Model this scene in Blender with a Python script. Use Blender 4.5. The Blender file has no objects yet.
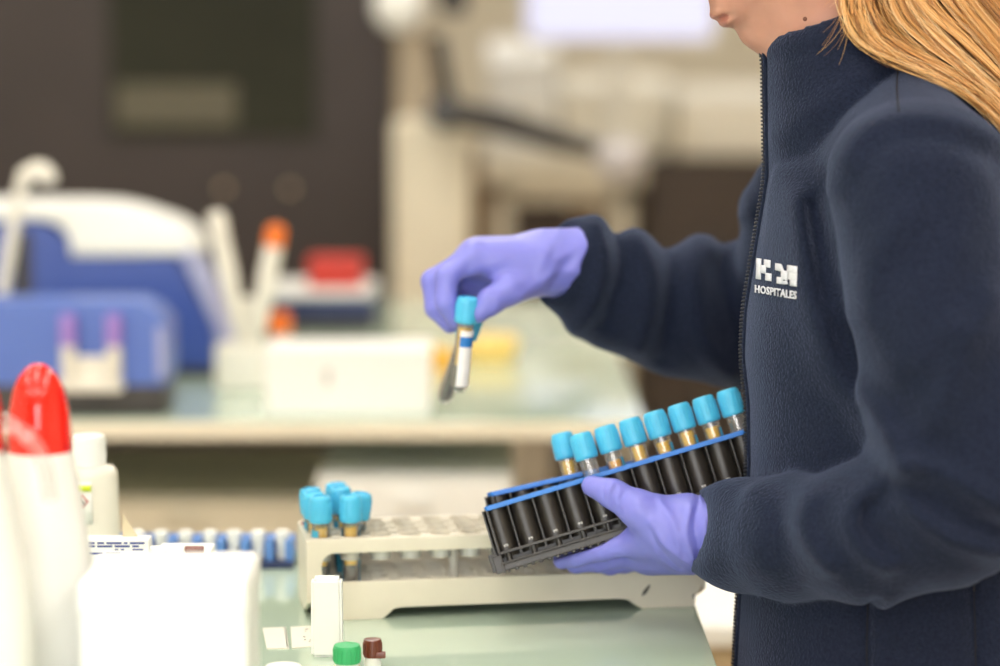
import bpy, bmesh, math, random
import numpy as np
from mathutils import Vector, Matrix
from mathutils.bvhtree import BVHTree
random.seed(7)
rng = np.random.default_rng(7)
PI = math.pi
SC = bpy.context.scene
COL = SC.collection

# ---------------------------------------------------------------- camera
FPX = 85.0 / 36.0 * 1000.0
CAMZ = 1.34
PITCH = math.atan((333 - 60) / FPX)
BENCH = 0.92                       # bench height

def P(px, py, Y):
    """World point at depth Y seen at a photo pixel."""
    a = (px - 500) / FPX
    b = -(py - 333) / FPX
    d = Vector((a, math.cos(PITCH) + b * math.sin(PITCH), -math.sin(PITCH) + b * math.cos(PITCH)))
    d *= Y / d.y
    return Vector((d.x, d.y, CAMZ + d.z))

def T(px, py, z=BENCH):
    """World point on the horizontal plane z at a photo pixel."""
    p = P(px, py, 1.0)
    t = (z - CAMZ) / (p.z - CAMZ)
    return Vector((p.x * t, t, z))

# ---------------------------------------------------------------- materials
MATS = {}
def mat(name, col, rough=0.5, metal=0.0, var=0.06, scale=30.0, bump=0.0, bscale=200.0, sheen=0.0,
        sss=0.0, spec=0.5, coat=0.0, emit=0.0, ecol=None, detail=4.0, bdist=0.001):
    m = bpy.data.materials.new(name); m.use_nodes = True
    nt = m.node_tree; N = nt.nodes; L = nt.links
    b = N['Principled BSDF']
    tc = N.new('ShaderNodeTexCoord')
    nz = N.new('ShaderNodeTexNoise'); nz.inputs['Scale'].default_value = scale; nz.inputs['Detail'].default_value = detail
    L.new(tc.outputs['Object'], nz.inputs['Vector'])
    cr = N.new('ShaderNodeValToRGB')
    c = [max(0, x) for x in col]
    cr.color_ramp.elements[0].position = 0.3; cr.color_ramp.elements[1].position = 0.7
    cr.color_ramp.elements[0].color = [x * (1 - var) for x in c] + [1]
    cr.color_ramp.elements[1].color = [min(1, x * (1 + var)) for x in c] + [1]
    L.new(nz.outputs['Fac'], cr.inputs['Fac'])
    L.new(cr.outputs['Color'], b.inputs['Base Color'])
    b.inputs['Roughness'].default_value = rough
    b.inputs['Metallic'].default_value = metal
    b.inputs['Specular IOR Level'].default_value = spec
    b.inputs['Sheen Weight'].default_value = sheen
    b.inputs['Sheen Roughness'].default_value = 0.4
    b.inputs['Coat Weight'].default_value = coat
    if sss:
        b.inputs['Subsurface Weight'].default_value = sss
        b.inputs['Subsurface Radius'].default_value = (0.6, 0.25, 0.15)
        b.inputs['Subsurface Scale'].default_value = 0.006
    if emit:
        b.inputs['Emission Color'].default_value = list(ecol or col) + [1]
        b.inputs['Emission Strength'].default_value = emit
    if bump:
        n2 = N.new('ShaderNodeTexNoise'); n2.inputs['Scale'].default_value = bscale; n2.inputs['Detail'].default_value = 5
        L.new(tc.outputs['Object'], n2.inputs['Vector'])
        bp = N.new('ShaderNodeBump'); bp.inputs['Strength'].default_value = bump; bp.inputs['Distance'].default_value = bdist
        L.new(n2.outputs['Fac'], bp.inputs['Height']); L.new(bp.outputs['Normal'], b.inputs['Normal'])
    MATS[name] = m
    return m

def clear_mat(name, tint=(0.95, 0.97, 0.97), refl=0.08, rough=0.03, milk=0.0, milk_col=(0.8, 0.8, 0.8)):
    """Thin clear plastic: see-through with a fresnel gloss and an optional milky share."""
    m = bpy.data.materials.new(name); m.use_nodes = True
    nt = m.node_tree; N = nt.nodes; L = nt.links
    N.remove(N['Principled BSDF'])
    out = N['Material Output']
    tr = N.new('ShaderNodeBsdfTransparent'); tr.inputs['Color'].default_value = list(tint) + [1]
    gl = N.new('ShaderNodeBsdfGlossy'); gl.inputs['Roughness'].default_value = rough
    fr = N.new('ShaderNodeLayerWeight'); fr.inputs['Blend'].default_value = 0.25
    mp = N.new('ShaderNodeMapRange'); mp.inputs['To Min'].default_value = refl; mp.inputs['To Max'].default_value = min(1, refl + 0.5)
    L.new(fr.outputs['Fresnel'], mp.inputs['Value'])
    mx = N.new('ShaderNodeMixShader'); L.new(mp.outputs['Result'], mx.inputs['Fac'])
    L.new(tr.outputs['BSDF'], mx.inputs[1]); L.new(gl.outputs['BSDF'], mx.inputs[2])
    last = mx
    if milk:
        df = N.new('ShaderNodeBsdfDiffuse'); df.inputs['Color'].default_value = list(milk_col) + [1]
        nz = N.new('ShaderNodeTexNoise'); nz.inputs['Scale'].default_value = 120
        m2 = N.new('ShaderNodeMapRange'); m2.inputs['To Min'].default_value = milk * 0.8; m2.inputs['To Max'].default_value = min(1, milk * 1.2)
        L.new(nz.outputs['Fac'], m2.inputs['Value'])
        mm = N.new('ShaderNodeMixShader'); L.new(m2.outputs['Result'], mm.inputs['Fac'])
        L.new(mx.outputs['Shader'], mm.inputs[1]); L.new(df.outputs['BSDF'], mm.inputs[2]); last = mm
    L.new(last.outputs['Shader'], out.inputs['Surface'])
    MATS[name] = m
    return m

# ---------------------------------------------------------------- mesh building
class MB:
    def __init__(self): self.v = []; self.f = []
    def add(self, verts, faces, M=None):
        o = len(self.v)
        self.v += [tuple(M @ Vector(p)) if M is not None else tuple(p) for p in verts]
        self.f += [tuple(i + o for i in fc) for fc in faces]
        return self
    def bm(self, b, M=None):
        b.verts.ensure_lookup_table(); b.verts.index_update()
        self.add([v.co[:] for v in b.verts], [[v.index for v in fc.verts] for fc in b.faces], M); b.free(); return self
    def box(self, lo, hi, bev=0.0, seg=2, M=None):
        b = bmesh.new(); bmesh.ops.create_cube(b, size=1)
        lo, hi = Vector(lo), Vector(hi); c = (lo + hi) / 2; d = hi - lo
        for v in b.verts: v.co = Vector((v.co.x * d.x, v.co.y * d.y, v.co.z * d.z)) + c
        if bev: bmesh.ops.bevel(b, geom=b.edges[:], offset=min(bev, min(d) * 0.49), segments=seg, profile=0.5, affect='EDGES')
        return self.bm(b, M)
    def lathe(self, prof, n=24, M=None, sx=1.0, sy=1.0, close=True):
        """prof: list of (r, z) from bottom to top; r=0 ends close to a point."""
        vs, fs, rings = [], [], []
        for r, z in prof:
            if r < 1e-7: rings.append([len(vs)]); vs.append((0, 0, z))
            else:
                rings.append(list(range(len(vs), len(vs) + n)))
                vs += [(r * sx * math.cos(2 * PI * k / n), r * sy * math.sin(2 * PI * k / n), z) for k in range(n)]
        for A, B in zip(rings, rings[1:]):
            if len(A) == 1 and len(B) == 1: continue
            for k in range(n):
                k2 = (k + 1) % n
                if len(A) == 1: fs.append((A[0], B[k2], B[k]))
                elif len(B) == 1: fs.append((A[k], A[k2], B[0]))
                else: fs.append((A[k], A[k2], B[k2], B[k]))
        return self.add(vs, fs, M)
    def tube(self, pts, rad, n=10, M=None, caps=True, up=None):
        pts = [Vector(p) for p in pts]
        if not hasattr(rad, '__len__'): rad = [rad] * len(pts)
        vs, fs = [], []
        t0 = (pts[1] - pts[0]).normalized()
        nrm = t0.orthogonal().normalized()
        prev = t0
        for i, p in enumerate(pts):
            t = (pts[min(i + 1, len(pts) - 1)] - pts[max(i - 1, 0)]).normalized()
            q = prev.rotation_difference(t); nrm = (q @ nrm).normalized(); prev = t
            bn = t.cross(nrm)
            for k in range(n):
                a = 2 * PI * k / n
                vs.append(tuple(p + (nrm * math.cos(a) + bn * math.sin(a)) * rad[i]))
        for i in range(len(pts) - 1):
            for k in range(n):
                k2 = (k + 1) % n
                fs.append((i * n + k, i * n + k2, (i + 1) * n + k2, (i + 1) * n + k))
        if caps:
            fs.append(tuple(range(n))[::-1]); fs.append(tuple((len(pts) - 1) * n + k for k in range(n)))
        return self.add(vs, fs, M)
    def cyl(self, p0, p1, r, n=16, bev=0.0, M=None):
        p0, p1 = Vector(p0), Vector(p1); L = (p1 - p0).length
        R = Matrix.Translation(p0) @ (p1 - p0).to_track_quat('Z', 'Y').to_matrix().to_4x4()
        b = min(bev, r * 0.9, L * 0.49)
        prof = [(0, 0), (r - b, 0)] + ([(r - b * .3, b * .3), (r, b), (r, L - b), (r - b * .3, L - b * .3)] if b else [(r, 0), (r, L)]) + [(r - b, L), (0, L)]
        return self.lathe(prof, n, (M @ R) if M is not None else R)
    def plate(self, loops, t, bev=0.0, M=None):
        """2D loops (outer then holes) in XY, extruded along Z to thickness t centred on 0."""
        cu = bpy.data.curves.new('tmp', 'CURVE'); cu.dimensions = '2D'; cu.fill_mode = 'BOTH'
        cu.extrude = t / 2 - bev; cu.bevel_depth = bev; cu.bevel_resolution = 1; cu.offset = -bev
        for lp in loops:
            s = cu.splines.new('POLY'); s.points.add(len(lp) - 1)
            for q, p in zip(s.points, lp): q.co = (p[0], p[1], 0, 1)
            s.use_cyclic_u = True
        o = bpy.data.objects.new('tmp', cu)
        me = o.to_mesh()
        self.add([v.co[:] for v in me.vertices], [list(p.vertices) for p in me.polygons], M)
        o.to_mesh_clear(); bpy.data.objects.remove(o); bpy.data.curves.remove(cu)
        return self
    def mesh(self, name, m, smooth=True, angle=40):
        me = bpy.data.meshes.new(name); me.from_pydata(self.v, [], self.f); me.update()
        b = bmesh.new(); b.from_mesh(me); bmesh.ops.remove_doubles(b, verts=b.verts[:], dist=1e-6)
        bmesh.ops.recalc_face_normals(b, faces=b.faces[:]); b.to_mesh(me); b.free()
        if m: me.materials.append(m)
        if smooth:
            me.polygons.foreach_set('use_smooth', [True] * len(me.polygons))
            me.set_sharp_from_angle(angle=math.radians(angle))
        return me
    def build(self, name, m, parent=None, base=None, **k):
        me = self.mesh(name, m, **k)
        if base is not None: me.transform(Matrix.Translation(-Vector(base)))
        o = link(name, me, parent)
        wn = o.modifiers.new('normals', 'WEIGHTED_NORMAL'); wn.keep_sharp = True; wn.weight = 80
        return o

def link(name, me, parent=None):
    o = bpy.data.objects.new(name, me); COL.objects.link(o)
    if parent is not None: o.parent = parent
    return o

def tag(o, label, cat, group=None, kind=None):
    if label: o['label'] = label
    if cat: o['category'] = cat
    if group: o['group'] = group
    if kind: o['kind'] = kind
    return o

def thing(name, label, cat, loc=(0, 0, 0), rot=(0, 0, 0), group=None, mtx=None):
    o = bpy.data.objects.new(name, None); COL.objects.link(o); o.empty_display_size = 0.02
    if mtx is not None: o.matrix_world = mtx
    else: o.location = loc; o.rotation_euler = rot
    return tag(o, label, cat, group)

def struct(name, mb, m): return tag(mb.build(name, m), None, None, kind='structure')

def Rz(a): return Matrix.Rotation(a, 4, 'Z')
def Ry(a): return Matrix.Rotation(a, 4, 'Y')
def Rx(a): return Matrix.Rotation(a, 4, 'X')
def Tr(x, y=None, z=None): return Matrix.Translation(Vector(x) if y is None else Vector((x, y, z)))
def rrect(x0, y0, x1, y1, r, n=6, which=(1, 1, 1, 1)):
    """rounded rectangle loop; which = corners BL BR TR TL rounded"""
    pts = []
    for (cx, cy, a0, w, qx, qy) in ((x0 + r, y0 + r, PI, which[0], x0, y0), (x1 - r, y0 + r, 1.5 * PI, which[1], x1, y0),
                                    (x1 - r, y1 - r, 0, which[2], x1, y1), (x0 + r, y1 - r, .5 * PI, which[3], x0, y1)):
        if not w: pts.append((qx, qy)); continue
        for k in range(n + 1):
            a = a0 + k * .5 * PI / n
            pts.append((cx + r * math.cos(a), cy + r * math.sin(a)))
    return pts

# ---------------------------------------------------------------- signed-distance modelling
class Grid:
    def __init__(self, xs, ys, zs):
        self.xs, self.ys, self.zs = [np.asarray(a, dtype=np.float32) for a in (xs, ys, zs)]
        self.X = self.xs[:, None, None]; self.Y = self.ys[None, :, None]; self.Z = self.zs[None, None, :]
        self.shape = (len(self.xs), len(self.ys), len(self.zs))
    def full(self, v=9.0): return np.full(self.shape, v, dtype=np.float32)

def ax(a, b, h): return np.arange(a, b + h, h)

def capsule(g, a, b, ra, rb):
    a, b = np.array(a, dtype=np.float32), np.array(b, dtype=np.float32); d = b - a
    L2 = float(d @ d)
    t = ((g.X - a[0]) * d[0] + (g.Y - a[1]) * d[1] + (g.Z - a[2]) * d[2]) / L2
    t = np.clip(t, 0, 1)
    q = np.sqrt((g.X - a[0] - t * d[0]) ** 2 + (g.Y - a[1] - t * d[1]) ** 2 + (g.Z - a[2] - t * d[2]) ** 2)
    return q - (ra + (rb - ra) * t)

def ellipsoid(g, c, r, R=None):
    x, y, z = g.X - c[0], g.Y - c[1], g.Z - c[2]
    if R is not None:
        A = np.array(R.to_3x3().transposed(), dtype=np.float32)
        x, y, z = (A[0, 0] * x + A[0, 1] * y + A[0, 2] * z, A[1, 0] * x + A[1, 1] * y + A[1, 2] * z, A[2, 0] * x + A[2, 1] * y + A[2, 2] * z)
    k0 = np.sqrt((x / r[0]) ** 2 + (y / r[1]) ** 2 + (z / r[2]) ** 2)
    k1 = np.sqrt((x / r[0] ** 2) ** 2 + (y / r[1] ** 2) ** 2 + (z / r[2] ** 2) ** 2) + 1e-6
    return k0 * (k0 - 1) / k1

def smin(a, b, k):
    if k <= 0: return np.minimum(a, b)
    h = np.maximum(k - np.abs(a - b), 0) / k
    return np.minimum(a, b) - h * h * k * 0.25
def smax(a, b, k): return -smin(-a, -b, k)

def chain(g, pts, rad, k=0.0):
    f = None
    for i in range(len(pts) - 1):
        c = capsule(g, pts[i], pts[i + 1], rad[i], rad[i + 1])
        f = c if f is None else smin(f, c, k)
    return f

def polydist(U, V, line):
    """distance in a plane from arrays U,V to a polyline"""
    best = None
    for (a, b) in zip(line, line[1:]):
        dx, dy = b[0] - a[0], b[1] - a[1]; L2 = dx * dx + dy * dy + 1e-12
        t = np.clip(((U - a[0]) * dx + (V - a[1]) * dy) / L2, 0, 1)
        d = (U - a[0] - t * dx) ** 2 + (V - a[1] - t * dy) ** 2
        best = d if best is None else np.minimum(best, d)
    return best

def smoothline(pts, n=6):
    """Catmull-Rom through points of any dimension"""
    pts = [np.array(p, dtype=float) for p in pts]; out = []
    q = [2 * pts[0] - pts[1]] + pts + [2 * pts[-1] - pts[-2]]
    for i in range(1, len(q) - 2):
        for k in range(n):
            t = k / n
            out.append(.5 * ((2 * q[i]) + (-q[i - 1] + q[i + 1]) * t + (2 * q[i - 1] - 5 * q[i] + 4 * q[i + 1] - q[i + 2]) * t * t + (-q[i - 1] + 3 * q[i] - 3 * q[i + 1] + q[i + 2]) * t ** 3))
    out.append(pts[-1])
    return out

def fold(g, f, line, Yf, amp, w, y0=None, y1=None):
    """raise (amp>0) or press (amp<0) a fold along a photo-plane line laid on the surface near depth Yf"""
    L = [P(x, y, Yf) for x, y in smoothline(line, 5)]
    d2 = polydist(g.X, g.Z, [(p.x, p.z) for p in L])           # (nx,1,nz)
    e = amp * np.exp(-d2 / (w * w))
    if y0 is not None: e = e * np.clip((g.Y - y0) / 0.02, 0, 1)
    if y1 is not None: e = e * np.clip((y1 - g.Y) / 0.02, 0, 1)
    return f - e.astype(np.float32)

def surface_nets(g, f):
    s = f < 0
    nx, ny, nz = f.shape
    c = [(i, j, k) for i in (0, 1) for j in (0, 1) for k in (0, 1)]
    cnt = np.zeros((nx - 1, ny - 1, nz - 1), dtype=np.uint8)
    for i, j, k in c: cnt += s[i:nx - 1 + i, j:ny - 1 + j, k:nz - 1 + k]
    act = (cnt > 0) & (cnt < 8)
    I = np.argwhere(act)
    idx = np.full(act.shape, -1, dtype=np.int64); idx[act] = np.arange(len(I))
    acc = np.zeros((len(I), 3)); n = np.zeros(len(I))
    co = [g.xs.astype(float), g.ys.astype(float), g.zs.astype(float)]
    for a in c:
        for axis in range(3):
            if a[axis]: continue
            b = list(a); b[axis] = 1
            ia = I + np.array(a); ib = I + np.array(b)
            fa = f[ia[:, 0], ia[:, 1], ia[:, 2]]; fb = f[ib[:, 0], ib[:, 1], ib[:, 2]]
            m = (fa < 0) != (fb < 0)
            t = np.where(m, fa / np.where(m, fa - fb, 1), 0)
            pa = np.stack([co[q][ia[:, q]] for q in range(3)], 1); pb = np.stack([co[q][ib[:, q]] for q in range(3)], 1)
            acc += np.where(m[:, None], pa + (pb - pa) * t[:, None], 0); n += m
    V = acc / n[:, None]
    F = []
    for axis in range(3):
        A = [slice(None)] * 3; B = [slice(None)] * 3
        A[axis] = slice(0, -1); B[axis] = slice(1, None)
        sa, sb = s[tuple(A)], s[tuple(B)]
        E = np.argwhere(sa != sb)
        o1, o2 = [q for q in range(3) if q != axis]
        E = E[(E[:, o1] > 0) & (E[:, o2] > 0) & (E[:, o1] < f.shape[o1] - 1) & (E[:, o2] < f.shape[o2] - 1)]
        if not len(E): continue
        def cell(d1, d2):
            q = E.copy(); q[:, o1] -= d1; q[:, o2] -= d2
            return idx[q[:, 0], q[:, 1], q[:, 2]]
        quad = np.stack([cell(1, 1), cell(0, 1), cell(0, 0), cell(1, 0)], 1)
        ins = sa[E[:, 0], E[:, 1], E[:, 2]]
        flip = ins if axis != 1 else ~ins
        quad = np.where(flip[:, None], quad, quad[:, ::-1])
        F.append(quad)
    F = np.concatenate(F); F = F[(F >= 0).all(1)]
    return V, F

def sdf_mesh(name, g, f, m, base=None, relax=1, keep_largest=False):
    V, F = surface_nets(g, f)
    if relax:
        for _ in range(relax):
            acc = np.zeros_like(V); n = np.zeros(len(V))
            for k in range(4):
                a, b = F[:, k], F[:, (k + 1) % 4]
                np.add.at(acc, a, V[b]); np.add.at(n, a, 1); np.add.at(acc, b, V[a]); np.add.at(n, b, 1)
            V = V * .5 + .5 * acc / np.maximum(n, 1)[:, None]
    if base is not None: V = V - np.array(base)
    me = bpy.data.meshes.new(name); me.from_pydata(V.tolist(), [], F.tolist()); me.update()
    if keep_largest:
        b = bmesh.new(); b.from_mesh(me); seen = set(); comps = []
        for v in b.verts:
            if v in seen: continue
            st = [v]; seen.add(v); comp = []
            while st:
                x = st.pop(); comp.append(x)
                for e in x.link_edges:
                    y = e.other_vert(x)
                    if y not in seen: seen.add(y); st.append(y)
            comps.append(comp)
        comps.sort(key=len)
        for cmp_ in comps[:-1]:
            bmesh.ops.delete(b, geom=cmp_, context='VERTS')
        b.to_mesh(me); b.free()
    me.polygons.foreach_set('use_smooth', [True] * len(me.polygons))
    me.materials.append(m)
    return me

def bvh_of(me, base=(0, 0, 0)):
    b = Vector(base)
    return BVHTree.FromPolygons([v.co + b for v in me.vertices], [list(p.vertices) for p in me.polygons])
EXPO = -0.18
# ---------------------------------------------------------------- the materials
def lin(r, g, b):
    return tuple((c / 255 / 12.92) if c / 255 <= 0.04045 else ((c / 255 + 0.055) / 1.055) ** 2.4 for c in (r, g, b))

m_wall = mat('wall_paint', lin(232, 224, 206), 0.8, var=0.03, scale=3, bump=0.1, bscale=80)
m_floor = mat('floor_vinyl', lin(205, 188, 162), 0.35, var=0.05, scale=6)
m_ceil = mat('ceiling_tile', lin(240, 238, 232), 0.9, var=0.03, scale=40)
m_glass_top = mat('bench_glass', lin(188, 206, 188), 0.04, var=0.02, scale=4, coat=0.3, spec=0.6)
m_cream = mat('cream_plastic', lin(226, 216, 194), 0.45, var=0.03, scale=12)
m_rackbeige = mat('beige_rack_plastic', lin(222, 214, 196), 0.42, var=0.025, scale=40, bump=0.05, bscale=500)
m_white = mat('white_plastic', lin(240, 239, 235), 0.4, var=0.02, scale=20)
m_offwhite = mat('off_white_plastic', lin(232, 227, 214), 0.4, var=0.02, scale=20)
m_paper = mat('white_paper', lin(240, 239, 234), 0.7, var=0.02, scale=60)
m_carton = mat('white_carton', lin(242, 241, 238), 0.6, var=0.02, scale=15)
m_black = mat('black_plastic', lin(48, 44, 40), 0.30, var=0.1, scale=120, bump=0.12, bscale=900)
m_darkcab = mat('dark_cabinet', lin(54, 45, 43), 0.6, var=0.08, scale=5)
m_darkglass = mat('dark_green_glass', lin(46, 46, 36), 0.6, var=0.2, scale=3, spec=0.15)
m_darkgrey = mat('dark_grey_metal', lin(58, 54, 52), 0.5, var=0.08, scale=10)
m_brown = mat('brown_wood', lin(118, 92, 62), 0.5, var=0.12, scale=8)
m_darkbrown = mat('dark_brown_panel', lin(66, 54, 45), 0.6, var=0.1, scale=6)
m_tan = mat('tan_laminate', lin(196, 174, 140), 0.5, var=0.04, scale=6)
m_steel = mat('brushed_steel', lin(200, 198, 192), 0.3, metal=1.0, var=0.04, scale=60)
m_bluerack = mat('blue_rack_strip', lin(38, 118, 205), 0.35, var=0.03, scale=60)
m_cap = mat('light_blue_cap', lin(78, 186, 226), 0.38, var=0.03, scale=150, sss=0.15)
m_capb = mat('mid_blue_cap', lin(62, 170, 214), 0.38, var=0.03, scale=150, sss=0.15)
m_navyblue = mat('analyser_blue', lin(56, 80, 158), 0.35, var=0.04, scale=8)
m_midblue = mat('block_blue', lin(84, 112, 190), 0.35, var=0.04, scale=8)
m_lav = mat('lavender_plastic', lin(168, 172, 212), 0.4, var=0.03, scale=8)
m_navy = mat('navy_plastic', lin(34, 48, 92), 0.4, var=0.05, scale=20)
m_bluestripe = mat('rack_blue', lin(92, 136, 205), 0.4, var=0.04, scale=20)
m_orange = mat('orange_plastic', lin(246, 120, 24), 0.4, var=0.04, scale=30)
m_redcap = mat('red_cap', lin(240, 34, 18), 0.10, var=0.03, scale=30, coat=0.4)
m_redbox = mat('red_box', lin(198, 52, 40), 0.5, var=0.05, scale=20)
m_yellow = mat('yellow_plastic', lin(250, 216, 130), 0.5, var=0.03, scale=20)
m_amber = mat('amber_plastic', lin(244, 178, 48), 0.45, var=0.05, scale=20)
m_purple = mat('purple_cap', lin(160, 128, 205), 0.4, var=0.03, scale=30)
m_green = mat('green_cap', lin(62, 178, 110), 0.4, var=0.04, scale=40)
m_browncap = mat('brown_cap', lin(112, 52, 34), 0.3, var=0.12, scale=60, coat=0.2)
m_lime = mat('lime_label', lin(205, 222, 40), 0.6, var=0.03, scale=40)
m_ink = mat('blue_ink', lin(50, 66, 140), 0.6, var=0.05, scale=60)
m_blackink = mat('black_ink', lin(40, 38, 38), 0.6, var=0.05, scale=60)
m_redink = mat('red_ink', lin(190, 60, 50), 0.6, var=0.05, scale=60)
m_dred = mat('dark_red_sticker', lin(140, 30, 40), 0.5, var=0.05, scale=60)
m_kraft = mat('kraft_card', lin(214, 200, 168), 0.7, var=0.05, scale=40)
m_serum = mat('yellow_serum', lin(255, 196, 30), 0.2, var=0.08, scale=200)
m_serum2 = mat('amber_serum', lin(246, 172, 30), 0.2, var=0.08, scale=200)
m_blood = mat('dark_blood', lin(52, 34, 36), 0.25, var=0.15, scale=200)
m_labelblue = mat('tube_label_blue', lin(70, 170, 205), 0.5, var=0.03, scale=100)
m_labelwhite = mat('tube_label_white', lin(236, 232, 232), 0.5, var=0.04, scale=100)
m_labelcyan = mat('tube_label_band', lin(40, 120, 196), 0.5, var=0.05, scale=100)
m_tubeglass = clear_mat('clear_tube_plastic', (0.985, 0.985, 0.98), 0.07, 0.08, milk=0.05, milk_col=(0.9, 0.9, 0.88))
m_clear = clear_mat('clear_plastic', (0.95, 0.96, 0.96), 0.08, 0.05, milk=0.06)
m_milky = clear_mat('milky_plastic', (0.97, 0.97, 0.95), 0.12, 0.15, milk=0.35, milk_col=(0.85, 0.84, 0.8))
m_screen = mat('monitor_screen', (0.02, 0.02, 0.02), 0.4, var=0.0, emit=1.22, ecol=(0.80, 0.79, 1.0))
m_lamp = mat('ceiling_light_diffuser', (1, 1, 1), 0.5, var=0.0, emit=7.6, ecol=(1.0, 0.965, 0.90))
m_skin = mat('skin', lin(194, 143, 124), 0.5, var=0.06, scale=60, sss=0.25, bump=0.12, bscale=700)
m_lips = mat('lips', lin(182, 120, 106), 0.4, var=0.05, scale=150, sss=0.2)
m_eye = mat('eye_white', lin(235, 232, 228), 0.15, var=0.01)
m_iris = mat('eye_iris', lin(80, 70, 50), 0.15, var=0.1)
m_mole = mat('mole', lin(110, 66, 52), 0.6, var=0.05)
m_glove = mat('violet_nitrile', lin(126, 128, 214), 0.42, var=0.04, scale=40, bump=0.25, bscale=140, bdist=0.0012, sss=0.08)
m_fleece = mat('navy_fleece', lin(31, 37, 55), 0.95, var=0.25, scale=420, bump=0.9, bscale=520, bdist=0.0016, sheen=0.30, spec=0.1, detail=6)
m_fleece_in = m_fleece
m_zip = mat('black_zip', lin(24, 25, 32), 0.35, var=0.1, scale=300)
m_thread = mat('white_thread', lin(226, 228, 238), 0.7, var=0.08, scale=900, bump=0.4, bscale=1500)
m_trouser = mat('dark_trouser_cloth', lin(40, 42, 52), 0.9, var=0.1, scale=300, bump=0.3, bscale=600)
m_shoe = mat('white_shoe', lin(225, 222, 215), 0.5, var=0.04, scale=40)
m_rubber = mat('dark_rubber', lin(44, 46, 46), 0.7, var=0.08, scale=50)

# hair: streaks of several blonds along the strands (random per strand via vertex colour)
m_hair = bpy.data.materials.new('blond_hair'); m_hair.use_nodes = True
_n = m_hair.node_tree.nodes; _l = m_hair.node_tree.links; _b = _n['Principled BSDF']
_at = _n.new('ShaderNodeAttribute'); _at.attribute_name = 'strand'
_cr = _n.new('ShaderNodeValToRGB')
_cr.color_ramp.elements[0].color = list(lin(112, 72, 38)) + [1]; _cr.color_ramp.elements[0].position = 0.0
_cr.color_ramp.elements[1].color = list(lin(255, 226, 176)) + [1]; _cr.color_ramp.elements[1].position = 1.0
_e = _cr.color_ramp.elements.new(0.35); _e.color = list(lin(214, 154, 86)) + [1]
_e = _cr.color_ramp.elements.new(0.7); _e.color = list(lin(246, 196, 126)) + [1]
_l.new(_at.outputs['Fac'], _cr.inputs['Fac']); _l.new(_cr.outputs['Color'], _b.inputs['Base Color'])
_b.inputs['Roughness'].default_value = 0.38; _b.inputs['Specular IOR Level'].default_value = 0.6

for _m in (m_fleece,):
    _m.node_tree.nodes['Principled BSDF'].inputs['Sheen Tint'].default_value = (0.45, 0.55, 0.85, 1)
m_day = mat('daylight_glass', (0.1, 0.1, 0.1), 0.2, var=0.0, emit=9.0, ecol=(0.97, 0.98, 1.0))
m_seam = mat('dark_seam_thread', lin(16, 19, 30), 0.9, var=0.1, scale=300)
# ---------------------------------------------------------------- the room
RX0, RX1, RY0, RY1, RH = -3.6, 3.2, -2.6, 9.4, 2.75
struct('floor', MB().box((RX0 - .1, RY0 - .1, -0.1), (RX1 + .1, RY1 + .1, 0)), m_floor)
struct('ceiling', MB().box((RX0 - .1, RY0 - .1, RH), (RX1 + .1, RY1 + .1, RH + .1)), m_ceil)
struct('wall_left', MB().box((RX0 - .1, RY0, 0), (RX0, RY1, RH)), m_wall)
struct('wall_right', MB().box((RX1, RY0, 0), (RX1 + .1, RY1, RH)), m_wall)
struct('wall_back', MB().box((RX0, RY1, 0), (RX1, RY1 + .1, RH)), m_wall)
struct('wall_front', MB().box((RX0, RY0 - .1, 0), (RX1, RY0, RH)), m_wall)
struct('baseboard_back', MB().box((RX0, RY1 - .015, 0), (RX1, RY1, .1), .004), m_darkgrey)

def window(n, x0, x1, z0, z1):
    w = tag(MB().box((x0 - .06, RY0 - .01, z0 - .06), (x0, RY0 + .04, z1 + .06), .004).box((x1, RY0 - .01, z0 - .06), (x1 + .06, RY0 + .04, z1 + .06), .004)
            .box((x0, RY0 - .01, z1), (x1, RY0 + .04, z1 + .06), .004).box((x0, RY0 - .01, z0 - .06), (x1, RY0 + .06, z0), .004)
            .box(((x0 + x1) / 2 - .02, RY0 - .01, z0), ((x0 + x1) / 2 + .02, RY0 + .03, z1), .003).build('window_%d' % n, m_white), None, None, kind='structure')
    MB().box((x0, RY0 + .002, z0), (x1, RY0 + .010, z1)).build('pane', m_day, w)
window(1, -2.3, -1.1, 1.0, 2.3)
window(2, -.6, .6, 1.0, 2.3)
def ceiling_light(x, y, w, d, label):
    t = thing('ceiling_light', label, 'light', (x, y, RH), group='ceiling light panels')
    fr = MB()
    for lo, hi in (((-w / 2 - .03, -d / 2 - .03, -.025), (w / 2 + .03, -d / 2, 0)), ((-w / 2 - .03, d / 2, -.025), (w / 2 + .03, d / 2 + .03, 0)),
                   ((-w / 2 - .03, -d / 2, -.025), (-w / 2, d / 2, 0)), ((w / 2, -d / 2, -.025), (w / 2 + .03, d / 2, 0))):
        fr.box(lo, hi, .003)
    fr.build('frame', m_white, t)
    MB().box((-w / 2, -d / 2, -.016), (w / 2, d / 2, -.008)).build('diffuser', m_lamp, t)
for y in (-1.3, 0.55, 2.4, 4.6, 7.0):
    for x in (-2.0, -0.35, 1.3):
        ceiling_light(x, y, 0.6, 1.2, 'flush white ceiling light panel in an even grid over the laboratory')

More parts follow.
